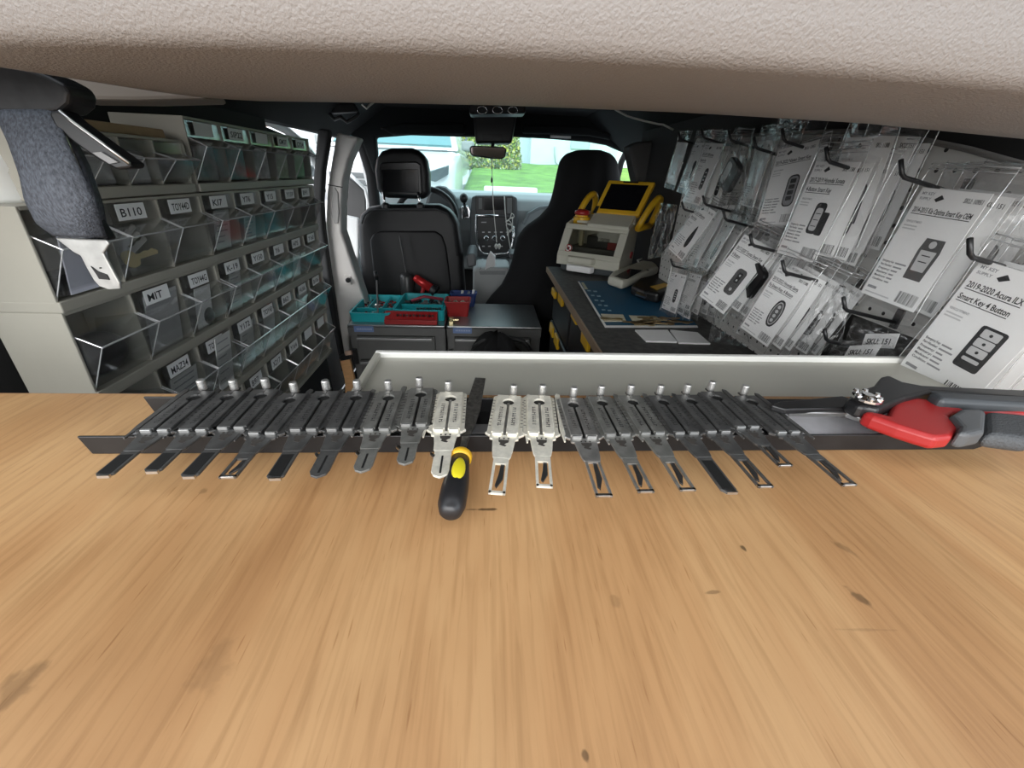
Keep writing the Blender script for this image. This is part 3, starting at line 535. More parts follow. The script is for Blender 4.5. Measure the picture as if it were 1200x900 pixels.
for r_ in range(2):
    for i in range(11):
        x=X2a+.10+i*.016; y=Y0+.09+r_*.04
        if x<X2b-.02: tag(MB().lathe([(.0065,0),(.0065,.030),(.004,.030),(.004,.012)],10,(np.array([x,y,zt+.006]),*np.eye(3))).build('socket',mat('dark_socket',(.25,.27,.28),.3,.9),smooth=False),'small steel socket in the %s row of the teal tool tray'%('front' if r_==0 else 'back'),'socket','sockets standing in the teal tool tray')
tag(MB().tube([(X2a+.06,Y0+.20,zt+.05),(X2a+.12,Y0+.24,zt+.062),(X2a+.22,Y0+.22,zt+.055)],.008,8).build('plier_handle',mat('dark_red_grip',(.30,.03,.05),.4),smooth=True),'dark red handled pliers lying in the teal tool tray','pliers')
bits('tool_bits','black tool bits lying in the back of the teal tool tray','bits',X2a+.02,X2b-.03,Y0+.16,Y1-.03,zt+.006,60,[BLACK,GREYMET],.03)
# red socket rail
ra=Pz(447,385,zt); rb=Pz(511,385,zt); rs=thing('socket_rail','red plastic socket rail leaning against the teal tool tray','rail',((ra[0]+rb[0])/2,ra[1],zt))
y0=yf+.012
MB().slab([(ra[0],y0,zt),(ra[0],y0+.055,zt),(ra[0],y0+.055,zt+.05),(ra[0],y0+.045,zt+.05),(ra[0],y0+.012,zt+.022),(ra[0],y0,zt+.022)],(rb[0]-ra[0],0,0)).build('rail_body',RED,rs,bevel=.003)
for i in range(12):
    x=ra[0]+.06+i*.015
    MB().lathe([(.0055,0),(.0055,.006)],10,(np.array([x,y0+.026,zt+.035]),np.array([1.,0,0]),nrm((0,.033,.028)),nrm((0,-.028,.033)))).build('socket_hole',SILV if i%2 else DARKHOLE,rs)
def obin(label,cx,cy,w,d_,h,z,m):
    t=thing('small_bin',label,'bin',(cx,cy,z)); o=rrect(w,d_,.012); n=len(o)
    V=[(cx+a*.82,cy+b*.82,z) for a,b in o]+[(cx+a,cy+b,z+h) for a,b in o]+[(cx+a*.93,cy+b*.93,z+h) for a,b in o]+[(cx+a*.78,cy+b*.78,z+.01) for a,b in o]
    MB().add(V,[tuple(range(n))[::-1],tuple(range(3*n,4*n))]+[(k*n+i,k*n+(i+1)%n,(k+1)*n+(i+1)%n,(k+1)*n+i) for k in range(3) for i in range(n)]).build('shell',m,t)
    MB().tube([(cx+a*1.0,cy+b*1.0,z+h) for a,b in o]+[(cx+o[0][0],cy+o[0][1],z+h)],.004,6,False).build('lip',m,t,smooth=True)
p=Pz(535,372,zt); obin('small red bin of screws on the tool cabinet',p[0]+.005,p[1]+.055,.125,.10,.075,zt,RED)
tag(MB().grid(lambda u,v:np.array([p[0]+.005-.05+.10*u,p[1]+.02+.075*v,zt+.055+.006*math.sin(u*17+v*9)+.004*math.sin(v*23)]),14,10).build('screw_pile',mat('mixed_screws',(.45,.40,.32),.4,.6,noise=(120,.6))),'pile of mixed screws filling the red bin','screws',kind='stuff')
p=Pz(543,361,zt); obin('dark blue bin behind the red bin',p[0],2.125,.14,.07,.07,zt,NAVY)
for k,(dx,h) in enumerate([(-.02,.08),(.015,.075),(.04,.085)]): tag(MB().tube([(p[0]+dx,2.12,zt+.012),(p[0]+dx+.015,2.13,zt+h)],.007,8).build('marker_pen',[WHITE,SILV,PAPER][k],smooth=True),['white stick','steel rod','pale stick'][k]+' standing in the dark blue bin','tool')
p=Pz(529,378,zt); br=thing('brass_fitting','small brass fitting beside the red bin','fitting',p); 
MB().lathe([(.018,0),(.018,.012),(.012,.014),(.012,.026),(.006,.026)],6,(p,*np.eye(3))).build('hex_body',BRASS,br); MB().tube([p+np.array([0,0,.012]),p+np.array([.035,.005,.012])],.009,8).build('outlet',BRASS,br)
# torch, black cylinder, straps leaning against the seat back
fl=thing('red_torch','shiny red torch leaning against the driver seat','torch',Py(500,345,2.20))
a,b=Py(486,325,2.19),Py(505,338,2.17); MB().tube([a,a+(b-a)*.15,b],[.018,.021,.026],14).build('barrel',mat('red_metallic',(.60,.03,.03),.22,.3),fl,smooth=True)
MB().tube([b,b+(b-a)*.25,b+(b-a)*.32],[.026,.034,.034],14).build('head',BLACK,fl,smooth=True)
MB().tube([Py(497,334,2.18),Py(494,346,2.17),Py(494,358,2.16)],[.012,.009,.008],8).build('grip',RED,fl,smooth=True)
sb=thing('spray_can','black can standing behind the tool trays','can',Py(479,350,2.2)); p=Py(479,352,2.2); p[2]=zt
MB().lathe([(.036,0),(.037,.004),(.037,.13),(.03,.145),(.014,.15)],16,(p,*np.eye(3))).build('can_body',mat('can_black',(.03,.03,.03),.35),sb,smooth=True); MB().tube([p+np.array([0,0,.15]),p+np.array([-.02,.01,.34])],.004,6).build('thin_tube',mat('dark_grey_tube',(.06,.06,.06),.4),sb)
rd=thing('probe_rod','thin dark rod standing in the teal parts tray','rod',Pz(443,372,zt)); q=Pz(443,372,zt); MB().tube([q,q+np.array([.0,.06,.17])],.004,8).build('shaft',GREYMET,rd); MB().tube([q+np.array([0,.06,.17]),q+np.array([-.003,.065,.21])],.010,8).build('knob_end',BLACK,rd,smooth=True)
# black bag in front of the right cabinet
def heap(c,r,seed,nu=28,nv=12):
    c=np.array(c)
    return MB().grid(lambda u,v:c+np.array([r[0]*math.cos(2*math.pi*u)*math.cos(v*math.pi/2),r[1]*math.sin(2*math.pi*u)*math.cos(v*math.pi/2),r[2]*math.sin(v*math.pi/2)])*(1+.10*math.sin(9*u*2*math.pi/2+seed)+.06*math.sin(17*u*6.28/2+5*v)),nu,nv,True)
tag(heap((.05,1.64,0),(.19,.11,.425),2).build('duffel_bag',CLOTH,smooth=True),'black cloth bag heaped against the right tool cabinet','bag')
tag(MB().tube([(-.06,1.65,.40),(.0,1.66,.44),(.06,1.665,.455),(.17,1.66,.43),(.2,1.65,.39)],.010,8).build('bag_strap',mat('webbing_black',(.02,.02,.02),.6),smooth=True),'black strap looped over the cloth bag','strap')
# orange wooden strip by the bins
wp=thing('wooden_strip','short orange wooden strip between the bins and the tool cabinet','wood strip',Py(410,440,1.72))
MB().slab([Py(x,y,1.72) for x,y in [(398,421),(409,419),(415,444),(418,500),(406,500),(404,446)]],(0,.02,0)).build('plank',mat('orange_wood',(.72,.40,.18),.5,noise=(20,.12,(1,1,8))),wp,bevel=.002)
MB().slab([Py(x,y,1.715) for x,y in [(398,417),(409,415),(410,421),(399,423)]],(0,.02,0)).build('dark_end',BLACK,wp)
MB().tube([Py(405,414,1.71),Py(412,413,1.71)],.012,8).build('peg',mat('pink_wood',(.60,.42,.32),.6),wp,smooth=True)
# ================================================================ COUNTER AND MACHINE
CT=.74
ct=thing('worktop','dark grey laminate worktop along the right wall','worktop',(.46,1.1,CT))
MB().bx(.272,.718,.50,1.78,CT-.022,CT).build('board',mat('dark_laminate',(.075,.074,.070),.6,noise=(60,.35)),ct,bevel=.002)
MB().bx(.266,.272,.50,1.78,CT-.022,CT-.001).build('edge_band',mat('brown_edge_band',(.30,.22,.15),.6),ct)
# black cases with yellow latches below it
def case(label,y0,y1,z0,z1,lat):
    t=thing('storage_case',label,'case',(.45,(y0+y1)/2,z0))
    MB().bx(.295,.60,y0+.004,y1-.004,z0,z1-.03).build('case_body',BLACK,t,bevel=.008)
    MB().bx(.290,.60,y0+.002,y1-.002,z1-.032,z1-.004).build('case_lid',mat('case_lid',(.016,.016,.017),.45),t,bevel=.006)
    for yy,zz,h in lat: MB().box((.289,yy,zz),(.012,.085,h)).build('latch',YEL,t,bevel=.004)
case('black storage case with yellow latches, upper one near the tool cabinets',1.32,1.70,.53,.71,[(1.487,.680,.045),(1.655,.655,.03)])
case('black storage case with yellow latches, lower one near the tool cabinets',1.32,1.70,.34,.525,[(1.492,.500,.045),(1.623,.500,.045)])
case('black storage case with yellow latches, upper one near the cream tray',.92,1.31,.53,.71,[(1.052,.690,.06),(1.221,.695,.030)])
case('black storage case with yellow latches, lower one near the cream tray',.92,1.31,.34,.525,[(1.05,.500,.05),(1.229,.505,.05)])
for k,(yb_) in enumerate((1.5,1.11)): tag(MB().bx(.30,.60,yb_-.19,yb_+.19,0,.335).build('storage_crate',BLACKM,bevel=.01),['plain black crate under the storage cases near the tool cabinets','plain black crate under the storage cases near the cream tray'][k],'crate')
# key cutting machine, front frame: axis along its own width
fl_=Pz(651,317,CT); fr_=Pz(723,328,CT); U=nrm((fr_-fl_)*np.array([1,1,0])); wM=np.linalg.norm((fr_-fl_)[:2]); V=np.array([-U[1],U[0],0])  # V to the back
km=thing('key_cutting_machine','white and yellow key cutting machine with a tilted screen','machine',(fl_+fr_)/2)
def kp(u,v,z): return fl_+U*u*wM+V*v+np.array([0,0,z])
IV=mat('ivory_plastic',(.58,.57,.48),.42); 
H=wM*.69; Dp=wM*.80
MB().slab([kp(0.03,.03,0),kp(.97,.03,0),kp(.97,Dp,0),kp(.03,Dp,0)],(0,0,.03)).build('base',DASHD,km,bevel=.005)
# housing: side profile with sloped front, hollow front window
def prof(u): return [kp(u,0,.03),kp(u,.0,.065),kp(u,.075,H),kp(u,.12,H+.01),kp(u,Dp,H+.01),kp(u,Dp,.03)]
for u0,u1,nm in((0,.02,'side_panel'),(.98,1,'side_panel')): MB().slab(prof(u0),U*wM*(u1-u0)).build(nm,IV,km,bevel=.003)
def fp(u,t): # point on sloped front, t 0..1
    return kp(u,.075*t,.065+(H-.065)*t)
nrmF=nrm(np.cross(fp(1,0)-fp(0,0),fp(0,1)-fp(0,0)))
def fslab(pts,d0,d1,name,m,par=None,**k): return MB().slab([fp(u,t)-0*nrmF+nrmF*d0 for u,t in pts],nrmF*(d1-d0)).build(name,m,par or km,**k)
if nrmF[1]>0: nrmF=-nrmF
fslab([(0,0),(1,0),(1,.16),(0,.16)],-.006,.004,'front_frame_bottom',IV,bevel=.004); fslab([(0,.84),(1,.84),(1,1),(0,1)],-.006,.004,'front_frame_top',IV,bevel=.004)
fslab([(0,.16),(.13,.16),(.13,.84),(0,.84)],-.006,.004,'front_frame_side',IV,bevel=.003); fslab([(.88,.16),(1,.16),(1,.84),(.88,.84)],-.006,.004,'front_frame_side',IV,bevel=.003)
fslab([(.12,.14),(.89,.14),(.89,.86),(.12,.86)],-.004,-.001,'window',clear('smoked_window',(.80,.80,.77),.02,.05),km)
MB().slab([kp(0,0,.03),kp(1,0,.03),kp(1,0,.065),kp(0,0,.065)],V*.01).build('front_lip',IV,km,bevel=.003)
MB().slab([kp(.02,.12,H+.008),kp(.98,.12,H+.008),kp(.98,Dp,H+.008),kp(.02,Dp,H+.008)],(0,0,.006)).build('top_panel',IV,km)
MB().slab([kp(.02,Dp-.005,.03),kp(.98,Dp-.005,.03),kp(.98,Dp-.005,H),kp(.02,Dp-.005,H)],V*.005).build('back_panel',IV,km)
MB().slab([kp(.05,.10,.032),kp(.95,.10,.032),kp(.95,.25,.032),kp(.05,.25,.032)],(0,0,.06)).build('milling_bed',GREYMET,km,bevel=.004)
MB().slab([kp(.30,.12,.09),kp(.70,.12,.09),kp(.70,.20,.09),kp(.30,.20,.09)],(0,0,.05)).build('key_clamp',mat('dark_steel_part',(.12,.12,.12),.3,.8),km,bevel=.006)
MB().slab([kp(.45,.12,H-.075),kp(.95,.12,H-.075),kp(.95,.20,H-.075),kp(.45,.20,H-.075)],(0,0,.07)).build('spindle_cover',WHITE,km,bevel=.01)
MB().slab([kp(.66,.11,.085),kp(.92,.11,.085),kp(.92,.13,.085),kp(.66,.13,.085)],(0,0,.035)).build('red_clamp_block',mat('dull_red',(.32,.04,.04),.5),km,bevel=.003)
MB().slab([kp(.15,.14,.03),kp(.20,.14,.03),kp(.20,.16,.03),kp(.15,.16,.03)],(0,0,.14)).build('guide_post',mat('cream_post',(.60,.54,.36),.5),km)
ws=MB(); cc=fp(.155,.24)+nrmF*.001
e1=U; e2=nrm(fp(0,1)-fp(0,0))
st=MB().add([cc+.017*(math.cos(a)*e1+math.sin(a)*e2) for a in np.linspace(0,2*math.pi,24,endpoint=False)],[tuple(range(24))]).build('warning_disc',PAPER,km)
MB().tube([cc+nrmF*.001+.0145*(math.cos(a)*e1+math.sin(a)*e2) for a in np.linspace(0,2*math.pi,25)],.0022,6,False).build('warning_ring',RED,st)
MB().tube([cc+nrmF*.001+.013*(math.cos(a)*e1+math.sin(a)*e2) for a in(2.3,2.3+math.pi)],.0018,6).build('warning_bar',RED,st)
MB().slab([cc+nrmF*.0008+x*e1+y*e2 for x,y in[(-.004,-.007),(.003,-.007),(.006,.002),(.002,.008),(-.002,.003),(-.006,.004)]],nrmF*.0004).build('warning_hand',INK,st)
# handle in front
for z,m in((.045,IV),(.012,PAPER)): MB().slab([kp(.22,-.028,z),kp(.60,-.028,z),kp(.64,0,z),kp(.18,0,z)],(0,0,.026)).build('drawer_lip',m,km,bevel=.006,seg=3)
# hood in front of the screen, screen, two loop handles, red button
MB().slab([kp(.36,.055,H-.005),kp(1.0,.055,H-.005),kp(1.0,.14,H+.035),kp(.36,.14,H+.035),],nrm((0,.2,1))*.012).build('screen_hood',IV,km,bevel=.004)
MB().slab([kp(.36,.14,H+.0),kp(1.0,.14,H+.0),kp(1.0,.14,H+.035),kp(.36,.14,H+.035)],V*.12).build('screen_plinth',IV,km,bevel=.004)
MB().slab([kp(.12,.10,H),kp(.36,.10,H),kp(.36,.20,H+.020),kp(.12,.20,H+.020)],(0,0,.012)).build('side_deck',IV,km,bevel=.004)
s0=kp(.34,.13,H+.044); s1=kp(1.04,.13,H+.044); su=s1-s0; sv=nrm(np.array([0,0,1])+V*.45+U*.25)*.138; sn=nrm(np.cross(su,sv)); sn=-sn if sn[1]>0 else sn
fm=MB().slab([s0,s1,s1+sv,s0+sv],-sn*.025).build('screen_frame',YEL,km,bevel=.006,seg=3)
MB().slab([s0+su*.10+sv*.13,s0+su*.90+sv*.13,s0+su*.90+sv*.88,s0+su*.10+sv*.88],sn*.0015).build('screen',SCREEN,fm)
MB().slab([s0+su*.34+sv*.93,s0+su*.66+sv*.93,s0+su*.66+sv*.975,s0+su*.34+sv*.975],sn*.002).build('camera_bar',DARKHOLE,fm)
MB().slab([s0+su*.0+sv*-.02,s0+su*.08+sv*-.02,s0+su*.08+sv*.2,s0+su*.0+sv*.2],sn*.002).build('hinge_block',BLACK,fm)
for (bu,lean) in((.10,.12),(1.08,.16)):
    b0=kp(bu,.11,H+.0); w_=nrm(V+U*.1)*.15
    pts=[b0+w_*(.5-.5*math.cos(a))*1.0+np.array([0,0,.11])*math.sin(a)*1.0+U*lean*wM*math.sin(a)*.9 for a in np.linspace(0,math.pi,15)]
    MB().tube(pts+[b0+w_,b0],.013,8).build('loop_handle',YEL,km,smooth=True)
b=kp(.22,.09,H+.016); MB().lathe([(.034,0),(.034,.010),(.026,.012),(.026,.018)],18,(b,U,V,np.array([0,0,1.]))).build('button_collar',YEL,km,smooth=False); MB().lathe([(.025,.017),(.032,.022),(.030,.034),(.012,.040)],18,(b,U,V,np.array([0,0,1.]))).build('emergency_button',RED,km,smooth=True)
MB().lathe([(.014,0),(.014,.006)],14,(kp(1.0,.16,.075),V,np.array([0,0,1.]),U)).build('side_knob',mat('dull_red',(.32,.04,.04),.5),km)
# hand-held reader, blue mat, tester, keys, cards on the worktop
def flat(name,label,cat,px,z,h,m,bev=.004):
    o=[Pz(x,y,z) for x,y in px]; t=thing(name,label,cat,sum(o)/len(o)); return t,MB().slab(o,(0,0,h))
mp=[(678,330),(764,331),(822,386),(816,388),(710,384)]
t,mb=flat('cutting_mat','blue printed work mat with a white border on the worktop','mat',[(677,330),(770,330),(818,384),(709,384)],CT,.003,NAVY); MATB=mat('deep_blue_mat',(.008,.085,.17),.55); mb.build('mat_sheet',MATB,t)
MB().slab([Pz(x,y,CT+.0032) for x,y in [(677,330),(679,330),(710.5,381.5),(817,381.5),(818,384),(709,384)]],(0,0,.0004)).build('mat_border',PAPER,t)
mb=MB()
for i in range(11):
    px,py=688+(i%2)*7+(i//2)*4.2,340+(i//2)*5.6+(i%2)*.8; mb.slab([Pz(px,py,CT+.0032),Pz(px+4,py,CT+.0032),Pz(px+4.8,py+1.3,CT+.0032),Pz(px+.8,py+1.3,CT+.0032)],(0,0,.0004))
mb.build('mat_print',mat('mat_print',(.25,.42,.52),.5),t)['kind']='stuff'
MB().slab([Pz(x,y,CT+.0032) for x,y in [(681,331),(684,331),(689,339),(685,339)]],(0,0,.0004)).build('mat_corner_print',mat('mat_cream',(.5,.52,.40),.5),t)
for (pts,k) in (([(704,368),(730,369),(734,377),(708,377)],0),([(737,370),(768,371),(774,378),(742,378)],1)):
    t2,mb=flat('paper_card',['cream paper slip on the blue mat','cream paper slip under the brass keys on the blue mat'][k],'paper',pts,CT+.0037,.0012,PAPER); mb.build('slip',mat('cream_paper',(.62,.58,.44),.7),t2)
for k,(pts) in enumerate(([(744,388),(782,388),(793,402),(757,401)],[(785,388),(817,391),(832,404),(795,403)])):
    t2,mb=flat('white_card',['blank white card on the worktop beside the blue mat','blank white card on the worktop, next to the hanging packages'][k],'card',pts,CT,.004,PAPER); mb.build('card_stock',PAPER,t2)
def flatkey(p,ang,L,m,label,grp,name='brass_key',cat='key',ax=None):
    if ax is None: U=np.array([math.cos(ang),math.sin(ang),0]); V=np.array([-U[1],U[0],0]); W_=np.array([0,0,1.])
    else: E1=np.array([0,1.,0]); E2=nrm((-.35,0,1)); U=E1*math.cos(ang)+E2*math.sin(ang); V=-E1*math.sin(ang)+E2*math.cos(ang); W_=np.cross(U,V)
    t=thing(name,label,cat,p,group=grp); fr=(np.array(p,float),U,V,W_)
    MB().prism(circ(L*.18,14,-L*.3),0,.002,fr).build('bow',m,t); MB().prism([(-L*.15,-L*.06),(L*.45,-L*.06),(L*.5,0),(L*.45,L*.05),(L*.3,L*.03),(L*.2,L*.06),(L*.05,L*.04),(-L*.15,L*.06)],0,.002,fr).build('blade',m,t)
for i in range(16):
    px=712+rng.uniform(0,88); py=374+rng.uniform(-2,6)+(px-712)*.02; p=Pz(px,py,CT+.006); flatkey(p+np.array([0,0,.002*(i%4)]),rng.uniform(-.4,.4)+(math.pi if i%3==0 else 0),.062,mat('dark_brass',(.20,.14,.07),.5,.6) if i%2 else BRASS,'loose %s key along the near edge of the blue mat'%('dark brown' if i%2 else 'bright brass'),'loose keys along the blue mat')
# reader: tapered white handheld with dark display
t,mb=flat('handheld_reader','white hand-held reader with a dark display on the worktop','reader',[(711,334),(716,328),(750,314),(766,316),(770,322),(735,338),(728,340)],CT+.008,.035,IV); mb.build('reader_body',IV,t,bevel=.012,seg=3)
MB().slab([Pz(x,y,CT+.0435) for x,y in [(720,324),(738,315),(753,317),(735,327)]],(0,0,.0008)).build('display',SCREEN,t)
MB().slab([Pz(x,y,CT+.0435) for x,y in [(757,316),(759,316),(761,317.5),(759,317.5)]],(0,0,.001)).build('button',BLACK,t)
MB().tube([Pz(751,313,CT+.03),Pz(747,305,CT+.05),Pz(752,303,CT+.05)],.004,6).build('antenna_clip',WHITE,t,smooth=True)
t,mb=flat('key_programmer','black and yellow key programmer on the worktop beside the hanging packages','programmer',[(738,345),(748,336),(772,330),(792,333),(795,347),(770,356),(752,352)],CT+.004,.034,BLACK); mb.build('programmer_body',BLACK,t,bevel=.010,seg=3)
MB().slab([Pz(x,y,CT+.039) for x,y in [(762,336),(778,332),(786,334),(770,340)]],(0,0,.001)).build('yellow_label',YEL,t)
MB().slab([Pz(x,y,CT+.03) for x,y in [(745,343),(757,347),(756,350),(744,346)]],(0,-.004,.006)).build('grey_port',SILV,t)
# ================================================================ TABLE, TRAY, CHANNEL
ye=float(Pz(600,463.5,TZ)[1])
tb=thing('plywood_table','stained plywood work table in the back of the van','table',(0,0,TZ-.30))
o=MB().bx(-.64,.70,-.32,ye,TZ-.018,TZ).build('table_top',plywood(),tb,local=False)
o.data.transform(Matrix.Translation(Vector(OFF[tb.as_pointer()]))); o.location=-Vector(OFF[tb.as_pointer()])
MB().bx(-.64,.70,ye,ye+.0015,TZ-.018,TZ-.0005).build('edge_band',mat('ply_edge',(.30,.15,.10),.7),tb)
for x in(-.52,.56): MB().bx(x-.03,x+.03,-.28,ye-.03,TZ-.30,TZ-.018).build('support_box',BLACKM,tb)
for x in(-.52,.56): tag(MB().bx(x-.08,x+.08,-.28,ye-.02,0,TZ-.30).build('storage_plinth',BLACKM),'dark plinth hidden under the plywood table','plinth','plinths under the plywood table')
# cream rack lying behind the table, shallow recessed top
xa,xb=float(Pz(440,411,TZ)[0]),float(Pz(1100,418,TZ)[0]); yn_,yf_=ye+.004,float(Pz(700,413,TZ)[1])
rk=thing('cream_rack','pale cream rack with a raised rim lying behind the table','rack',((xa+xb)/2,(yn_+yf_)/2,TZ-.12))
MB().bx(xa,xb,yn_,yf_,TZ-.12,TZ-.007).build('panel',CREAM2,rk)
MB().bx(xa,xb,yf_-.008,yf_,TZ-.009,TZ).build('rim',mat('rim_highlight',(.80,.80,.76),.35),rk,bevel=.0015)  # far rim coloured paler than the side rims to stand for its highlight
for x in(xa,xb-.007): MB().bx(x,x+.007,yn_,yf_-.008,TZ-.009,TZ).build('rim',CREAM2,rk,bevel=.0015)
tag(MB().bx(xa+.02,xb-.02,yn_+.01,yf_-.005,0,TZ-.1205).build('rack_stand',BLACKM),'black stand carrying the cream rack','stand')
# steel channel
cx0,cx1=float(Pz(104,531,TZ)[0]),float(Pz(1148,523,TZ)[0]); cyf,cyb=float(Pz(600,529,TZ)[1]),float(Pz(600,484,TZ)[1]); CHH=.0165
ch=thing('steel_channel','long black steel channel holding the row of lock picks','channel',((cx0+cx1)/2,(cyf+cyb)/2,TZ))
MB().bx(cx0+.012,cx1-.02,cyf,cyb,TZ+.0003,TZ+.0022).build('channel_floor',BSTEEL,ch)
MB().prism([(cx0,CHH),(cx0+.004,.0003),(cx1-.012,.0003),(cx1,CHH*.35),(cx1,CHH)],-.001,.001,(np.array([0,cyf,TZ]),np.array([1.,0,0]),np.array([0,0,1.]),np.array([0,1.,0]))).build('front_flange',BSTEEL,ch,bevel=.0005)
MB().prism([(cx0+.004,CHH),(cx0+.008,.0003),(cx1-.02,.0003),(cx1-.02,CHH)],-.001,.001,(np.array([0,cyb,TZ]),np.array([1.,0,0]),np.array([0,0,1.]),np.array([0,1.,0]))).build('back_flange',BSTEEL,ch,bevel=.0005)
for x in np.linspace(cx0+.06,cx1-.27,6): MB().bx(x-.035,x+.035,cyf+.012,cyf+.026,TZ+.0022,TZ+.010).build('magnet_strip',mat('grey_magnet',(.36,.36,.37),.35,.6),ch,bevel=.001)
a,b=Pz(925,505,TZ+.003),Pz(1075,505,TZ+.003)
tag(MB().bx(float(a[0])-.02,float(b[0])+.02,cyf+.006,cyb-.004,TZ+.0023,TZ+.0045).build('paper_strip',mat('white_lining',(.86,.86,.90),.5,noise=(60,.08))),'white paper strip lining the channel under the snips','paper')
# lock picks -------------------------------------------------------
def pick(hole,tip,label,m,style,side=1,sc=1.0,text=True,logo=True):
    zp=TZ+CHH+.0015
    h=Pz(*hole,zp+.004); tp=Pz(*tip,zp); V=tp-h; V[2]=0; L=np.linalg.norm(V); V/=L; U=np.array([-V[1],V[0],0]); U=U if U[0]>0 else -U
    M=np.array([U,V,[0,0,1]]).T
    if np.linalg.det(M)<0: U=-U; M=np.array([U,V,[0,0,1]]).T; sg=-1
    else: sg=1
    t=thing('lock_pick',label,'lock pick',(h[0],h[1],zp),M,'row of lock picks on the steel channel')
    fr=(np.zeros(3),np.eye(3)[0],np.eye(3)[1],np.eye(3)[2])
    w=.0285*sc; bl=.043*sc; back=.013*sc
    def B(poly,z0,z1,name,mm,par=t,**k): return MB().prism(poly,z0,z1,fr).build(name,mm,par,local=True,**k)
    # back plate with scale, then two raised cheeks with a slot between
    B([(-w/2,-back+.002),(-w/2+.002,-back),(w/2-.002,-back),(w/2,-back+.002),(w/2,bl),(w/2+.0015,bl+.003),(w/2-.002,bl+.006),(-w/2+.002,bl+.006),(-w/2-.0015,bl+.003),(-w/2,bl)],0,.0022,'base_plate',m,bevel=.0004,seg=1)
    r=.0052*sc
    arcL=[(-r*math.sin(a),-r*math.cos(a)) for a in np.linspace(0,math.pi*.80,6)]; arcR=[(-x,y) for x,y in arcL]
    cheekw=w/2-.0035
    B([(0,-back+.001),(-cheekw,-back+.001),(-cheekw,bl+.004),(-.0012,bl+.004),(-.0012,r*.9)]+arcL[::-1],.0022,.0042,'cheek',m,bevel=.0004,seg=1)
    B([(0,-back+.001)]+arcR+[(.0012,r*.9),(.0012,bl+.004),(cheekw,bl+.004),(cheekw,-back+.001)],.0022,.0042,'cheek',m,bevel=.0004,seg=1)
    B(circ(r,14),.0022,.0024,'pivot_hole',DARKHOLE); B([(-.0011,0),(.0011,0),(.0011,bl+.006),(-.0011,bl+.006)],.0022,.0026,'slot',DARKHOLE if m not in(NICK,) else BRUSH)
    for s in(-1,1): B([(s*.0022,bl+.004),(s*(cheekw-.001),bl+.004),(s*(cheekw-.001),bl+.0062),(s*.0022,bl+.0062)],.0015,.0044,'jaw_lip',mat('lip_highlight',(.42,.42,.41),.35,.8) if m is not NICK else NICK,bevel=.0004,seg=1)  # paler lip on dark picks, a metallic highlight put into the colour
    if text:
        mb=MB(); rg=np.random.default_rng(int(hole[0]))
        for s in(-.55,.5):
            y=.010
            while y<bl-.004:
                l=rg.uniform(.0012,.0022); k_=rg.integers(0,3)
                mb.box((s*cheekw,y,.00425),(.0032,l*.35,.0002)); 
                if k_: mb.box((s*cheekw+.0014*(k_-1.5),y+l*.5,.00425),(.0006,l,.0002))
                y+=l+.0011
        for i in range(9): mb.box((w/2-.0012,-.004+i*.005,.0023),(.0020,.0005,.0002)); mb.box((-w/2+.0012,-.004+i*.005,.0023),(.0020,.0005,.0002))
        mb.build('engraving',mat('engraved_ink',(.045,.04,.035),.6) if m in(NICK,BRUSH) else mat('engraved_dark',(.02,.02,.02),.5),t,local=True)
    # neck and blade
    nk=L-bl-.006; y0=bl+.006; bw=.0112*sc*(1.12 if style=='key' else 1)
    n1=y0+nk*.36
    zb_,zt_=.0004,.0022
    nb=B([(-w*.40,y0-.001),(w*.40,y0-.001),(w*.40,y0+.004),(w*.31,y0+.005),(w*.27,n1-.004),(bw/2+.001,n1+.003),(bw/2,n1+.005),(-bw/2,n1+.005),(-bw/2-.001,n1+.003),(-w*.27,n1-.004),(-w*.31,y0+.005),(-w*.40,y0+.004)],zb_,zt_,'neck',m,bevel=.0003,seg=1)
    if logo:
        ly=y0+.0098
        lg=[(-.0042,ly-.004),(.0042,ly-.004),(.0036,ly-.001),(.0022,ly),(.0030,ly+.0022),(.0005,ly+.0036),(-.0016,ly+.0042),(-.0026,ly+.0030),(-.0008,ly+.0016),(-.0022,ly),(-.0038,ly-.001)]
        mb=MB().prism(lg,zt_,zt_+.0002,fr)
        for i in(-1,0,1): mb.prism([(i*.0035-.0008,ly-.0068),(i*.0035+.0008,ly-.0068),(i*.0035+.0004,ly-.0050),(i*.0035-.0004,ly-.0050)],zt_,zt_+.0002,fr)
        mb.build('maker_mark',mat('engraved_ink',(.045,.04,.035),.6),t,local=True)
    e=L; b0=n1+.005
    if style in('slot','slotlong','loop'):
        s0=b0+(.006 if style!='loop' else .001); wl=.0019*sc
        B([(-bw/2,b0),(bw/2,b0),(bw/2,s0),(-bw/2,s0)],zb_,zt_,'blade_root',m)
        B([(-bw/2,s0),(-bw/2+wl,s0),(-bw/2+wl,e),(-bw/2,e)],zb_,zt_,'blade_rail',m,bevel=.0002,seg=1); B([(bw/2-wl,s0),(bw/2,s0),(bw/2,e),(bw/2-wl,e)],zb_,zt_,'blade_rail',m,bevel=.0002,seg=1)
        B([(-bw/2,e-.0025),(bw/2,e-.0025),(bw/2,e),(-bw/2,e)],zb_,zt_,'blade_tip',SILV if m not in(NICK,) else m,bevel=.0002,seg=1)
        B([(-bw/2+wl+.0008,s0-.001),(-.0002,s0-.001),(.0006,s0+(e-s0)*.35),(.0022,s0+(e-s0)*.72),(.0008,s0+(e-s0)*.80),(-bw/2+wl+.0008,s0+(e-s0)*.5)],.0002,.0014,'feeler_arm',mat('dark_steel_part',(.12,.12,.12),.3,.8),bevel=.0002,seg=1)
    elif style=='solid':
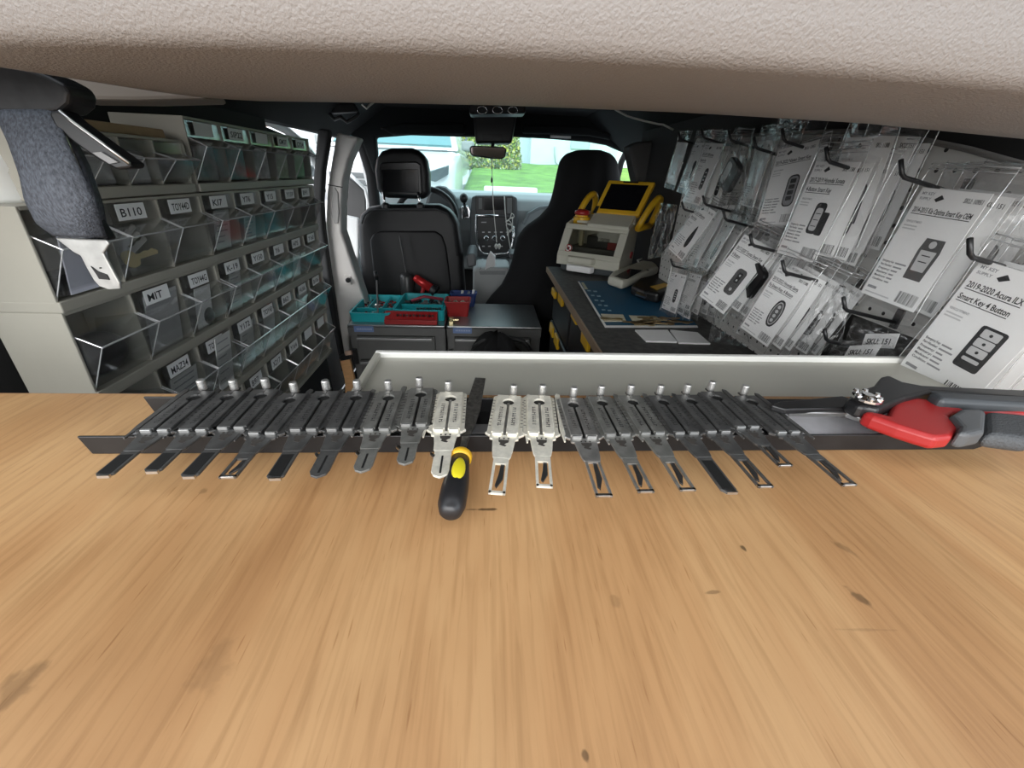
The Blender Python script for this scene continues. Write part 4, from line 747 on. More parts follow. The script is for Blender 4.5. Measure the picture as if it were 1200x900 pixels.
        B([(-bw/2,b0),(bw/2,b0),(bw/2,e-.003),(bw/2-.003,e),(-bw/2+.003,e),(-bw/2,e-.003)],zb_,zt_,'blade',m,bevel=.0003,seg=1)
        B([(-bw/2+.0018,b0+.004),(bw/2-.0012,b0+.004),(bw/2-.0012,e-.003),(-bw/2+.0018,e-.0015)],zt_,zt_+.0002,'blade_groove',DARKHOLE)
        B([(-bw/2+.001,e-.0015),(bw/2-.003,e-.0015),(bw/2-.003,e+.0002),(-bw/2+.001,e+.0002)],zb_,zt_+.0003,'blade_tip',SILV)
    elif style=='key':
        B([(-bw/2,b0),(bw/2,b0),(bw/2,e-.006),(bw/2-.002,e-.002),(0,e),(-bw/2+.001,e-.003),(-bw/2,e-.008)],zb_,zt_,'blade',m,bevel=.0003,seg=1)
        B([(-.0008,b0+.006),(.0006,b0+.006),(.0006,e-.004),(-.0008,e-.004)],zt_,zt_+.0002,'blade_groove',DARKHOLE)
        B([(bw/2-.001,b0+.005),(bw/2+.003,b0+.001),(bw/2+.003,b0+.004),(bw/2,b0+.008)],zb_,zt_,'feeler_tip',SILV)
    # sliding lever at the side with its pin knob
    kx=side*sg*w*.12
    ky=-back-.006
    MB().prism([(kx-.003,ky-.004),(kx+.003,ky-.004),(kx+.003,-back+.003),(kx-.003,-back+.003)],.0002,.0018,fr).build('lever_arm',m,t,local=True,bevel=.0003,seg=1)
    kn=MB().lathe([(.0030,.0018),(.0034,.0024),(.0034,.0105),(.0028,.0115)],14,(np.array([kx,ky,0]),*np.eye(3))).build('pin_knob',mat('knurled_pin',(.55,.54,.52),.4,.8,noise=(900,.3)),t,local=True,smooth=False)
    sx=side*sg*(w/2+.0035)
    MB().prism([(sx-.0025,-back-.006),(sx+.001,-back-.008),(sx+.0025,-back-.004),(sx+.0022,bl-.004),(sx,bl+.012),(sx-.0012,bl+.012),(sx-.0022,bl-.004)],.0004,.0018,fr).build('tension_lever',m,t,local=True,bevel=.0003,seg=1)
    return t
holes=[(227,466),(266,466),(305,464),(339,469),(379,466),(417,466),(455,466),(493,462),(528,467),(596,471),(632,471),(672,474),(706,472),(742,471),(778,471),(811,470),(841,466),(882,471)]
tips=[(120,561),(177,556),(220,562),(267,562),(321,564),(371,562),(423,556),(474,547),(515,562),(582,581),(638,573),(708,584),(757,579),(806,577),(856,580),(897,573),(920,548),(995,571)]
styles=['solid','solid','solid','slot','solid','key','key','key','key','slot','slot','loop','slot','slot','solid','slot','loop','slot']
pm=[GUN]*6+[GUN2,GUN2,NICK,NICK,NICK,BRUSH,GUN2,GUN2,GUN,GUN,GUN,GUN]  # nickel is its own colour; dark-to-silver steel steps partly imitate reflections
ordn=['first','second','third','fourth','fifth','sixth','seventh','eighth','ninth']
for i in range(18):
    lab=('dark steel lock pick, %s from the file toward the bin racks'%ordn[8-i] if i<8 else 'bright nickel lock pick lying right beside the black and yellow file' if i==8 else 'bright nickel lock pick with slotted tip, first from the file toward the snips' if i==9 else 'bright nickel lock pick with slotted tip, second from the file toward the snips' if i==10 else 'worn silver lock pick with long open loop tip' if i==11 else 'grey steel lock pick, %s from the file toward the snips'%ordn[i-9])
    pick(holes[i],tips[i],lab,pm[i],styles[i],side=-1 if i<9 else 1,logo=True)
# file with black and yellow handle
a,b,c=Pz(527,604,TZ+.012),Pz(541,531,TZ+.0135),Pz(563,444,TZ+CHH+.006)
fi=thing('hand_file','flat file with a black and yellow handle crossing the channel','file',a)
d_=nrm(b-a); Lh=np.linalg.norm(b-a)
prof_=[(0,.0045),(.04,.0072),(.15,.0092),(.35,.0094),(.55,.0088),(.75,.0074),(.88,.0070)]
MB().tube([a+d_*Lh*t for t,_ in prof_],[r for _,r in prof_],18).build('handle',mat('handle_black',(.016,.016,.018),.35),fi,smooth=True)
MB().tube([a+d_*Lh*t for t in(.87,.88,.95,1.0)],[.0072,.0083,.0085,.0065],18).build('yellow_collar',YEL,fi,smooth=True)
up=nrm(CAM-(a+b)/2); up=nrm(up-d_*np.dot(d_,up)); q=a+d_*Lh*.56+up*.0083; sd_=np.cross(d_,up)
MB().lathe([(.001,.0018),(.6,.0014),(.9,.0005),(1,-.001)],18,(q,d_*.0125,sd_*.0048,up)).build('yellow_inlay',mat('yellow_inlay',(.72,.62,.02),.45),fi,smooth=True)
d2=nrm(c-b); s2=nrm(np.cross(d2,(0,0,1))); u2=np.cross(s2,d2); Lb=np.linalg.norm(c-b)
MB().loft([[b+d2*Lb*t+s2*w*x+u2*.0013*y for x,y in((-1,-1),(1,-1),(1,1),(-1,1))] for t,w in((-.05,.0022),(.12,.0024),(.36,.0055),(.5,.0066),(1,.0052))]).build('file_blade',mat('file_steel',(.24,.23,.21),.42,.9,noise=(300,.3)),fi)
# snips
sz=TZ+CHH+.004
sn=thing('tin_snips','black and red tin snips lying across the end of the channel','snips',Pz(1015,465,sz))
def S(pts,z,h,name,m,bev=.004,seg=3): return MB().slab([Pz(x,y,z+h*.6)-np.array([0,0,h*.6]) for x,y in pts],(0,0,h)).build(name,m,sn,bevel=bev,seg=seg)
S([(903,477),(912,473),(985,466),(998,470),(1000,480),(960,481),(920,482)],sz+.002,.006,'upper_jaw',BSTEEL,.0015)
S([(922,481),(1014,481),(1016,488),(1008,492),(992,486),(925,485)],sz-.001,.005,'lower_jaw',mat('jaw_steel',(.42,.42,.42),.35,.9),.001)
S([(990,473),(998,464),(1022,456),(1030,446),(1038,444),(1055,452),(1075,456),(1110,458),(1210,462),(1210,473),(1090,464),(1060,471),(1040,479),(1028,485),(1016,482),(1005,482)],sz+.006,.013,'upper_handle',BLACK,.005)
S([(1085,464.5),(1210,470),(1210,480),(1100,474)],sz+.008,.014,'grip_sleeve',mat('grey_grip',(.05,.055,.06),.5),.004)
S([(1008,488),(1014,486),(1038,492),(1045,474),(1060,470),(1090,473),(1140,478),(1210,483),(1210,491),(1130,484),(1115,488),(1108,493),(1118,500),(1120,508),(1112,517),(1095,519),(1075,513),(1050,505),(1020,494)],sz+.001,.013,'red_handle',RED,.006,4)
S([(1110,493),(1122,485),(1145,485),(1152,490),(1150,512),(1132,516),(1118,513),(1121,505)],sz+.003,.015,'grip_ferrule',mat('grey_grip_light',(.085,.09,.095),.45),.005)
S([(1150,490),(1152,487),(1210,492),(1210,523),(1150,515)],sz+.001,.015,'grey_grip',mat('grey_grip_knurl',(.06,.064,.068),.6,bump=(500,.6)),.006,4)
pv=Pz(1015,467,sz+.022)
bt=MB().lathe([(.011,0),(.011,.002),(.004,.0045)],18,(pv,*np.eye(3))).build('pivot_bolt',CHROME,sn,smooth=False)
for k in range(6):
    a_=k*math.pi/3; MB().lathe([(.0026,0),(.0026,.0018),(.0018,.003)],8,(pv+np.array([.0085*math.cos(a_),.0085*math.sin(a_),.0022]),*np.eye(3))).build('bolt_lobe',CHROME,bt)
# ================================================================ TILT BIN RACKS ON THE LEFT
def fx(z): return -.575+(z-1.05)*.08
PIT=.115; YS=.9125
def rack(label,y0,n,z0,z1,dep,texts,PIT=PIT,open_=()):
    t=thing('tilt_bin_rack',label,'bin rack',(fx(z0)-dep/2,y0+n*PIT/2,z0))
    f0,f1=fx(z0),fx(z1); y1=y0+n*PIT+.006
    def pan(a,b,c_,d_): # x-depth slab between heights following the lean
        return [np.array([fx(a)+c_,0,a]),np.array([fx(b)+c_,0,b]),np.array([fx(b)+d_,0,b]),np.array([fx(a)+d_,0,a])]
    def slabY(q,ya,yb,name,m,**k): return MB().slab([p+np.array([0,ya,0]) for p in q],(0,yb-ya,0)).build(name,m,t,**k)
    slabY(pan(z0,z1,-dep,0),y0-.004,y0,'end_panel',CREAM,bevel=.001); slabY(pan(z0,z1,-dep,0),y1-.004,y1,'end_panel',CREAM,bevel=.001)
    slabY(pan(z0,z0+.016,-dep,.004),y0-.0046,y1+.0006,'bottom_ledge',CREAM,bevel=.002)
    slabY(pan(z1-.005,z1,-dep,0.0),y0,y1-.004,'top_panel',CREAM,bevel=.001)
    slabY(pan(z0,z1,-dep,-dep+.003),y0,y1-.004,'back_panel',CREAM)
    h=z1-z0-.022; zb_=z0+.0165
    for i in range(n):
        a=y0+i*PIT+.0015; b=a+PIT-.004
        slabY(pan(z0+.016,z1-.005,-dep*.9,-.001),b+.0005,b+.003,'divider',CREAM)
        P=lambda f_,out:np.array([fx(zb_+h*f_)+out,0,zb_+h*f_])
        tilt=.35 if i in open_ else 0
        pr=[P(0.0,-dep+.012),P(.02,-.004),P(.60,.030),P(.74,-.003),P(.995,-.004)]
        pr[4][0]=pr[3][0]+.0005
        if tilt:
            c0=pr[1]; ca,sa=math.cos(tilt),math.sin(tilt)
            pr=[c0+np.array([(p[0]-c0[0])*ca+(p[2]-c0[2])*sa,0,-(p[0]-c0[0])*sa+(p[2]-c0[2])*ca]) for p in pr]
        mb=MB(); Ya=np.array([0,a,0]); Yb=np.array([0,b,0])
        mb.slab([p+Ya for p in pr]+[p+Ya+np.array([-.0016,0,-.0002]) for p in pr[:0:-1]]+[pr[0]+Ya+np.array([0,0,.0016])],(0,b-a,0))
        bin_=mb.build('clear_bin',BINCLR,t)
        sp=[pr[0],pr[1],pr[2],pr[3],pr[3]+np.array([-dep*.7,0,-.01])]
        for yy in(a,b-.0014): MB().slab([p+np.array([0,yy,0]) for p in sp],(0,.0014,0)).build('bin_side',BINCLR,bin_)
        eg=MB().tube([pr[2]+Ya,pr[2]+Yb],.0014,6).tube([pr[2]+Ya,pr[3]+Ya],.0011,6).tube([pr[2]+Yb,pr[3]+Yb],.0009,6).tube([pr[1]+Ya+np.array([.001,0,0]),pr[2]+Ya],.0008,6)
        eg.build('moulded_edge',clear('bin_edge_plastic',(.80,.82,.82),.25,.15,haze=.6,hcol=(.92,.93,.93)),bin_)
        tx=texts[i] if i<len(texts) else None
        if tx is not None:
            cy=(a+b)/2-.006; lw=.058; lh=h*.21; lo=P(.775,.001)
            q=[np.array([lo[0],cy+lw/2,lo[2]]),np.array([lo[0],cy-lw/2,lo[2]]),np.array([lo[0]+lh*.08,cy-lw/2,lo[2]+lh]),np.array([lo[0]+lh*.08,cy+lw/2,lo[2]+lh])]
            lb=MB().slab(q,(-.0006,0,0)).build('label_card',PAPER,bin_)
            if tx in TEXT:
                v,_=TEXT[tx]; wd=min(.046,.0092*len(tx)+.006)
                MB().text(tx,q[1]+np.array([.0006,.007,lh*.22]),(0,1,0),(.08,0,.997),lh*.72,wd).build('handwriting',INK,lb)
            elif tx=='-':
                pass
    return t
zR=[1.172,1.042,.906,.765,.614,.44]
near0=YS-3*PIT-.006
rack('dusty tilt bin rack with unlabelled bins, topmost on the side by the seat belt',near0+.042,4,1.044,1.132,.10,[],.0715)
rack('tilt bin rack with a SIP22 label, topmost on the side by the sliding door',YS,5,zR[1]+.002,zR[0],.13,['-','SIP22','-','GM37','CY24'])
N3=[['-','B110','TOY44D'],[None,'MIT','TOY44G'],[None,'MAZ34','TOY47R'],['DAT17','-','DA34']]
F5=[['KI7','Y76','Y15','Y159','B91'],['K-19','Y150','Y6','H75','Y160'],['Y172','TOY43','B62','HU66','B106'],['B97','X217','Y164','-','-']]
nn=['B110 and TOY44D','MIT and TOY44G','MAZ34 and TOY47R','DAT17']; ff=['KI7','K-19','Y172','B97']
for k in range(4):
    rack('cream tilt bin rack with clear bins, the one labelled %s'%nn[k],near0,3,zR[k+2],zR[k+1],.095,N3[k])
    rack('cream tilt bin rack with clear bins, the one labelled %s'%ff[k],YS,5,zR[k+2],zR[k+1],.13,F5[k])
tag(MB().bx(fx(.3)-.12,fx(.3)-.005,near0,YS+5*PIT,0,.4395).build('storage_plinth',BLACKM,bevel=.01),'dark plinth under the tilt bin racks','plinth')
# bin contents
def inbin(k,y,fz): # row k, point inside
    z0,z1=zR[k+1],zR[k]; z=z0+.0185+(z1-z0)*fz; return np.array([fx(z)-.012,y,z])
def slip(k,i,label,tilt=.25,w=.055,hh=.6,lines=True,dx=0,m=None,near=False):
    y0=near0 if i<3 else YS-3*PIT; yc=y0+i*PIT+PIT*.5; z0,z1=zR[k+1],zR[k]; H=(z1-z0)*hh
    b=np.array([fx(z0)-.010+dx,yc,z0+.019]); n=nrm((1,0,-.12)); up=nrm((.16,tilt*.3,1)); t=thing('paper_packet',label,'packet',b)
    U=np.array([0,1,0]); q=[b-U*w/2,b+U*w/2,b+U*w/2+up*H,b-U*w/2+up*H]
    s=MB().slab(q,(-.002,0,0)).build('paper_sheet',m or mat('packet_paper',(.60,.60,.58),.6),t)
    if lines:
        mb=MB()
        for r_ in range(6):
            l=w*(.35+.5*rng.random()); o=b-U*w*.42+up*(H*(.88-.14*r_))+np.array([.0004,0,0]); mb.slab([o,o+U*l,o+U*l+up*.003,o+up*.003],(.0003,0,0))
        mb.build('printed_lines',INKG,t)
slip(1,3,'printed paper packet in the bin labelled KI7'); slip(1,4,'folded paper packet in the bin labelled Y76',hh=.42,w=.05)
slip(1,5,'grey plastic packet in the bin labelled Y15',hh=.7,w=.07,lines=False,m=BAG)
slip(2,3,'printed leaflet in the bin labelled K-19',hh=.7,w=.045); slip(2,1,'crumpled clear packet in the bin labelled MIT',hh=.75,w=.08,lines=False,m=mat('hazy_packet',(.46,.46,.46),.25))
slip(2,2,'white paper packet in the bin labelled TOY44G',hh=.6,w=.05,lines=False,m=PAPER)
slip(3,2,'printed parts list in the bin labelled TOY47R',hh=.85,w=.055,dx=.012); slip(3,1,'printed packet in the bin labelled MAZ34',hh=.62,w=.075); slip(3,3,'grey packet in the bin labelled Y172',hh=.75,w=.06)
slip(3,4,'pale packet in the bin labelled TOY43',hh=.7,w=.06,lines=False); slip(3,6,'pale card in the bin labelled HU66',hh=.7,w=.06,lines=False); slip(2,6,'white card in the bin labelled H75',hh=.5,w=.05,lines=False,m=PAPER)
slip(2,5,'dark green packet in the bin labelled Y6',hh=.5,w=.06,lines=False,m=mat('dark_green',(.05,.10,.10),.4)); slip(1,0,'white paper sheet in the bin behind the belt tongue',hh=.62,w=.07,lines=False,m=mat('lilac_paper',(.62,.62,.70),.6),dx=.01)
for i,(c_,lb) in enumerate([((.30,.30,.29),'grey packet in the unlabelled bin of the topmost rack by the sliding door'),((.16,.42,.42),'teal packet in the bin labelled SIP22'),((.62,.60,.62),'pinkish white packet in the bin next to SIP22'),((.50,.60,.40),'pale green packet in the bin labelled GM37'),((.22,.60,.28),'green packet in the bin labelled CY24')]):
    yc=YS+i*PIT+PIT*.5; z0=zR[1]+.021; b=np.array([fx(z0)-.012,yc,z0]); tag(MB().slab([b+np.array([0,.038,0]),b+np.array([0,-.038,0]),b+np.array([.008,-.034,.062]),b+np.array([.008,.03,.07])],(-.006,0,0)).build('parts_packet',mat('packet_%d'%i,c_,.4,noise=(60,.35)),bevel=.002),lb,'packet')
# keys in B110, black fobs
yB=near0+PIT*1.5
for j,(dy,dz,dx,an) in enumerate([(-.008,.030,.006,.10),(.004,.028,.0,.05),(.006,.040,-.008,.35),(.0,.050,-.012,.30),(.004,.058,-.016,.42)]):
    flatkey(np.array([fx(.93)-.012+dx,yB+dy,zR[2]+.017+dz]),an,.076,mat('pale_brass',(.80,.66,.36),.3,.3) if j<2 else SILV,['brass key in front in the bin labelled B110','brass key under the front key in the bin labelled B110','lowest silver key in the bin labelled B110','middle silver key in the bin labelled B110','topmost silver key in the bin labelled B110'][j],'keys in the bin labelled B110',ax=1)
def blob(c,r,label,m=BLACK,name='key_fob',cat='key fob'):
    c=np.array(c); tag(MB().grid(lambda u,v:c+np.array([r[0]*math.cos(2*math.pi*u)*math.sin(math.pi*v),r[1]*math.sin(2*math.pi*u)*math.sin(math.pi*v),r[2]*(1-math.cos(math.pi*v))]),16,9,True).build(name,m,smooth=True),label,cat)
blob((fx(.79)-.034,near0+PIT*.52,zR[3]+.019),(.030,.048,.034),'black rounded cover in the bin next to the one labelled MIT',BLACK,'round_cover','cover')
blob((fx(.79)-.012,near0+PIT*2.62,zR[3]+.019),(.010,.018,.020),'black key fob in the bin labelled TOY44G')
blob((fx(.79)-.02,near0+PIT*5.5,zR[3]+.019),(.02,.03,.022),'dark key fob in the bin labelled Y6',mat('dark_blue_fob',(.03,.05,.06),.3))
tag(MB().bx(fx(.93)-.05,fx(.93)-.008,near0+.02,near0+PIT-.02,zR[2]+.017,zR[2]+.045).build('black_box',BLACK,bevel=.003),'black box lying in the bin behind the belt tongue','box')
rg=np.random.default_rng(3)
for j in range(3): tag(MB().bx(fx(1.07)-.05,fx(1.07)-.012,near0+.05+j*.075,near0+.10+j*.075,1.0605,1.095+.008*j).build('parts_bag',mat('hazy_packet',(.46,.46,.46),.25),bevel=.006),['low crumpled grey parts bag in the dusty rack, by the seat belt','middle crumpled grey parts bag in the dusty topmost rack','tallest crumpled grey parts bag in the dusty topmost rack'][j],'bag','parts bags in the dusty rack')
# cardboard on the near top rack, white container
a=Py(75,160,.70); b=Py(172,160,.88)
tag(MB().bx(fx(1.13)-.11,fx(1.13)-.02,near0+.04,YS-.03,1.1325,1.147).build('cardboard_box',KHAKI,bevel=.002),'flat brown cardboard box on the dusty topmost bin rack','box')
p=Py(8,240,.56); wc_=thing('white_container','white ribbed plastic container on the bin rack behind the seat belt','container',(-.645,.62,1.042))
MB().lathe([(.045,0),(.048,.006),(.047,.035),(.050,.040),(.046,.075),(.040,.095),(.022,.108)],28,(np.array([-.645,.625,1.042]),*np.eye(3))).build('container_body',WHITE,wc_,smooth=True)
MB().lathe([(.022,0),(.022,.015)],18,(np.array([-.645,.625,1.150]),*np.eye(3))).build('container_cap',WHITE,wc_)
# ================================================================ SEAT BELT
YB=.46
bt=thing('seat_belt','dark grey seat belt with a silver tongue hanging from its black guide','seat belt',Py(60,250,YB))
MB().slab([Py(x,y,YB-.02) for x,y in [(-40,70),(5,74),(32,79),(55,88),(74,98),(81,110),(79,122),(68,131),(45,134),(0,133),(-40,128)]],(0,.03,0)).build('belt_guide',mat('guide_black',(.022,.022,.023),.45,noise=(60,.4)),bt,bevel=.008,seg=3)
bar=[(56,131),(66,129),(72,131),(84,142),(120,168),(154,192),(153,197),(137,199),(116,188),(90,170),(66,152)]
br=MB().slab([Py(x,y,YB-.025) for x,y in bar],(0,.018,0)).build('belt_guide_arm',BLACK,bt,bevel=.003)
MB().tube([Py(x,y,YB-.027) for x,y in [(70,130),(84,142),(120,168),(152,192)]],.0016,6).build('bright_edge',SILV,br,smooth=True)
MB().slab([Py(x,y,YB-.027) for x,y in [(108,179),(118,178),(138,190),(128,192)]],(0,.003,0)).build('arm_slot',mat('slot_grey',(.25,.25,.25),.4),br)
WEB=mat('belt_webbing',(.085,.095,.115),.75,noise=(500,.5,(1,1,.5)),bump=(700,.9,.001))
# webbing: front ribbon falling from the guide, folded at the bottom
L_=[(-10,128),(8,165),(22,205),(28,235),(42,262),(62,277)]; R_=[(64,128),(78,165),(95,200),(112,235),(120,262),(126,279)]
def webfn(u,v):
    t=v*(len(L_)-1); i=min(int(t),len(L_)-2); f_=t-i
    l=np.array(L_[i])*(1-f_)+np.array(L_[i+1])*f_; r_=np.array(R_[i])*(1-f_)+np.array(R_[i+1])*f_; q=l*(1-u)+r_*u
    return Py(q[0],q[1],YB-.018-.018*math.sin(math.pi*min(1,v*1.02))-.012*math.sin(math.pi*u)*(.3+v))
mb=MB().grid(webfn,12,20); w1=mb.build('webbing',WEB,bt,smooth=True); w1.modifiers.new('solid','SOLIDIFY').thickness=.0025
L2=[(78,150),(98,195),(112,235),(108,262),(100,280)]; R2=[(70,128),(104,190),(121,238),(126,265),(128,281)]
def web2(u,v):
    t=v*(len(L2)-1); i=min(int(t),len(L2)-2); f_=t-i
    l=np.array(L2[i])*(1-f_)+np.array(L2[i+1])*f_; r_=np.array(R2[i])*(1-f_)+np.array(R2[i+1])*f_; q=l*(1-u)+r_*u
    return Py(q[0],q[1],YB-.012+.02*u)
w2=MB().grid(web2,5,16).build('webbing_fold',WEB,bt,smooth=True); w2.modifiers.new('solid','SOLIDIFY').thickness=.0025
tg=[(64,279),(124,281),(128,286),(121,297),(128,310),(140,332),(141,339),(128,340),(116,336),(109,328),(100,312),(94,300),(86,296)]
tn=MB().slab([Py(x,y,YB-.014) for x,y in tg],(0,.0035,0)).build('tongue',mat('tongue_steel',(.40,.40,.385),.4,.6,noise=(90,.15)),bt,bevel=.0012)
MB().slab([Py(x,y,YB-.0150) for x,y in [(106,312),(109,314),(114,318),(125,322),(128,328),(116,327),(113,322)]],(0,.001,0)).slab([Py(x,y,YB-.0150) for x,y in [(116,313.5),(118,313.3),(118,314.8),(116.3,314.8)]],(0,.001,0)).build('tongue_hole',DARKHOLE,tn)
MB().slab([Py(x,y,YB-.006) for x,y in [(100,255),(112,258),(127,281),(122,283)]],(0,.012,0)).build('tongue_sleeve',BLACK,bt,bevel=.002)
# ================================================================ PEGBOARD
pb=thing('pegboard','white pegboard panel on the right wall behind the packages','pegboard',(PEG_X,1.0,CT))
out=[(.28,.905),(.28,1.05),(.40,1.10),(.50,1.127),(.575,1.147),(.66,1.165),(.80,1.185),(1.2,1.205),(1.38,1.215),(1.40,1.19),(1.40,.92),(1.46,.86),(1.44,.745),(.66,.745),(.66,.905)]
o=MB().slab([np.array([PEG_X,a,b]) for a,b in out],(.005,0,0)).build('panel',pegmat(),pb)
o.data.transform(Matrix.Translation(Vector(OFF[pb.as_pointer()]))); o.location=-Vector(OFF[pb.as_pointer()])
for y in(.5,1.2): MB().bx(PEG_X+.005,.72,y-.02,y+.02,.80,.84).build('batten',BLACKM,pb)
MB().tube([np.array([PEG_X-.001,a,b+.004]) for a,b in out[1:9]],.004,6).build('edge_strip',mat('grey_edge',(.20,.19,.18),.6),pb,smooth=True)
def hook(elbow,x_out,label='black wire peg hook on the pegboard',drop=.20):
    e=Px(*elbow,x_out); b=np.array([PEG_X,e[1],e[2]-(PEG_X-x_out)*drop])
    t=thing('peg_hook',label,'hook',b,group='peg hooks on the pegboard')
    MB().tube([b,e,e+np.array([-.006,0,.004]),e+np.array([-.014,.002,.020])],.0028,8).build('wire',BLACK,t,smooth=True)
    MB().box(b+np.array([-.002,0,.006]),(.004,.012,.030)).build('back_plate',BLACK,t,bevel=.001)
# ---- packages
def fobpic(mb,st,cx,cy,w,h,lay):
    # returns list of (poly,matkey)
    pass
def package(cid,c,U,V,w,h,label,title=(),fob='round',sku='SKU: 11388',back=0,group='key packages hanging on the pegboard',blank=False,bagtop=.03):
    U=nrm(U); V=nrm(np.array(V)-U*np.dot(U,V)); N=np.cross(U,V); M=np.array([U,V,N]).T
    t=thing('key_package',label,'package',c,M,group)
    rg=np.random.default_rng(abs(hash(cid))%1000 if False else sum(map(ord,cid)))
    fr=(np.zeros(3),np.eye(3)[0],np.eye(3)[1],np.eye(3)[2])
    ph=rg.uniform(0,6,4)
    bw=w/2+.006; v0=-h/2-.014; v1=h/2+bagtop
    def surf(s):
        def fn(u,v):
            x=-bw+2*bw*u; y=v0+(v1-v0)*v
            e=min(1,6*min(u,1-u))*min(1,7*min(v,1-v)); dn=math.exp(-((y+h*.12)/(h*.42))**2)
            z=s*(.0026*e+ .0065*dn*e*(1 if s<0 else .25))+.0012*math.sin(9*u+ph[0]+4*v)*(1 if s<0 else .35)*e
            if y>h/2: z+=.004*math.sin(8*u+ph[1])*(y-h/2)/bagtop
            x+=.0022*math.sin(7*v+ph[2])*(2*u-1)
            return np.array([x,y,z+.001])
        return fn
    mb=MB().grid(surf(1),10,14).grid(surf(-1),10,14); bg_=mb.build('clear_bag',BAG,t,local=True,smooth=True)
    f1=surf(1); sl_=MB().tube([f1(u,.985) for u in np.linspace(0,1,9)],.0009,5).tube([f1(.01,v) for v in np.linspace(0,1,12)],.0005,5).tube([f1(.99,v) for v in np.linspace(0,1,12)],.0005,5).tube([f1(u,.955) for u in np.linspace(0,1,9)],.0006,5)
    sl_.build('seal_edge',SEAL,bg_,local=True,smooth=True)
    cd_=MB().grid(lambda u,v:np.array([-w/2+w*u,-h/2+h*v,.0012+.0012*math.sin(3*u+ph[3])*0]),2,2); 
    cd_=MB().prism([(-w/2,-h/2),(w/2,-h/2),(w/2,h/2),(-w/2,h/2)],.0004,.0010,fr).build('printed_card',PAPER,t,local=True)
    z=.00115
    mk=MB(); mg=MB(); ml=MB()
    def R(mb,x0,y0,x1,y1): mb.add([(x0,y0,z),(x1,y0,z),(x1,y1,z),(x0,y1,z)],[(0,1,2,3)])
    def T(s,x,y,size,width,mb=mk): mb.text(s,(x,y,z),(1,0,0),(0,1,0),size,width)
    l,r,tp,bt_=-w/2,w/2,h/2,-h/2
    if not blank:
        T('MY KEY',l+.05*w,tp-.055*h,.034*h,.20*w,mg); T('SUPPLY',l+.05*w,tp-.095*h,.030*h,.18*w,mg)
        mk.add([(l+.28*w,tp-.085*h,z),(l+.36*w,tp-.045*h,z),(l+.42*w,tp-.075*h,z),(l+.33*w,tp-.105*h,z)],[(0,1,2,3)])
        T(sku,r-.30*w,tp-.085*h,.05*h,.25*w)
        yy=tp-.20*h
        for s_ in title:
            wd=min(.88*w,.034*w*len(s_)); T(s_,l+.05*w,yy,.062*h,wd); R(mk,l+.05*w,yy-.018*h,l+.05*w+wd,yy-.012*h); yy-=.095*h
        T('VEHICLE FITMENT:',l+.05*w,yy+.005*h,.026*h,.26*w,mg)
        for k in range(2): R(ml,l+.05*w,yy-.03*h-k*.026*h,l+.27*w,yy-.018*h-k*.026*h)
        # list
        for k,s_ in enumerate(['Emergency Key:','Part Number:','Frequency:','Battery:','Manufacturer:','Condition:']):
            y=bt_+.34*h-k*.036*h; T(s_,l+.05*w,y,.028*h,.21*w); R(mg,l+.28*w,y,l+(.36+.12*rg.random())*w,y+.014*h)
        R(mg,l+.05*w,bt_+.075*h,l+.22*w,bt_+.10*h); R(ml,l+.05*w,bt_+.03*h,l+.52*w,bt_+.043*h)
        x=r-.38*w
        while x<r-.06*w:
            b_=rg.choice([.006,.010,.016])*w; R(mk,x,bt_+.03*h,x+b_,bt_+.135*h); x+=b_+rg.choice([.008,.012,.018])*w
    mk.build('printed_text',INK,cd_,local=True)
    if mg.v: mg.build('printed_small_text',INKG,cd_,local=True)
    if ml.v: ml.build('printed_lines',INKL,cd_,local=True)
    # fob picture
    if fob:
        z2=z+.0001; cxf,cyf_=w*.17,-h*.07; fw,fh=w*.34,h*.36; out_=MB(); inn=MB(); btn=MB()
        def poly(mb,P,zz): mb.add([(a,b,zz) for a,b in P],[tuple(range(len(P)))])
        mo,mi_,mbn=INK,INKL,INK
        if fob=='loop':   # dark shell, light face, round ring hole
            poly(out_,[(cxf-fw*.42,cyf_-fh*.5),(cxf+fw*.42,cyf_-fh*.5),(cxf+fw*.5,cyf_+fh*.2),(cxf+fw*.42,cyf_+fh*.5),(cxf-fw*.42,cyf_+fh*.5),(cxf-fw*.5,cyf_+fh*.2)],z2)
            poly(inn,[(cxf-fw*.30,cyf_-fh*.28),(cxf+fw*.30,cyf_-fh*.28),(cxf+fw*.36,cyf_+fh*.22),(cxf-fw*.36,cyf_+fh*.22)],z2+.0001); poly(inn,circ(fw*.16,12,cxf,cyf_+fh*.37),z2+.0001)
            for k in range(2): poly(btn,[(cxf-fw*.2,cyf_-.06*fh+k*.15*fh),(cxf+fw*.2,cyf_-.06*fh+k*.15*fh),(cxf+fw*.2,cyf_-.035*fh+k*.15*fh),(cxf-fw*.2,cyf_-.035*fh+k*.15*fh)],z2+.0002)
            mo=INKG2
        elif fob=='square':
            poly(out_,rrect(fw*.9,fh*.95,fw*.1,2,cxf,cyf_),z2)
            for k in range(3): poly(inn,rrect(fw*.62,fh*.18,fw*.05,2,cxf,cyf_+fh*.33-k*fh*.20),z2+.0001); poly(btn,circ(fw*.06,8,cxf,cyf_+fh*.33-k*fh*.20),z2+.0002)
            poly(inn,rrect(fw*.6,fh*.08,fw*.04,2,cxf,cyf_-fh*.26),z2+.0001)
        elif fob=='flip':
            poly(out_,rrect(fw*.75,fh*.9,fw*.22,4,cxf-fw*.16,cyf_+fh*.03),z2); poly(out_,rrect(fw*.5,fh*.66,fw*.1,3,cxf+fw*.36,cyf_-fh*.10),z2-.00003)
            poly(inn,rrect(fw*.50,fh*.66,fw*.16,4,cxf-fw*.16,cyf_+fh*.0),z2+.0001)
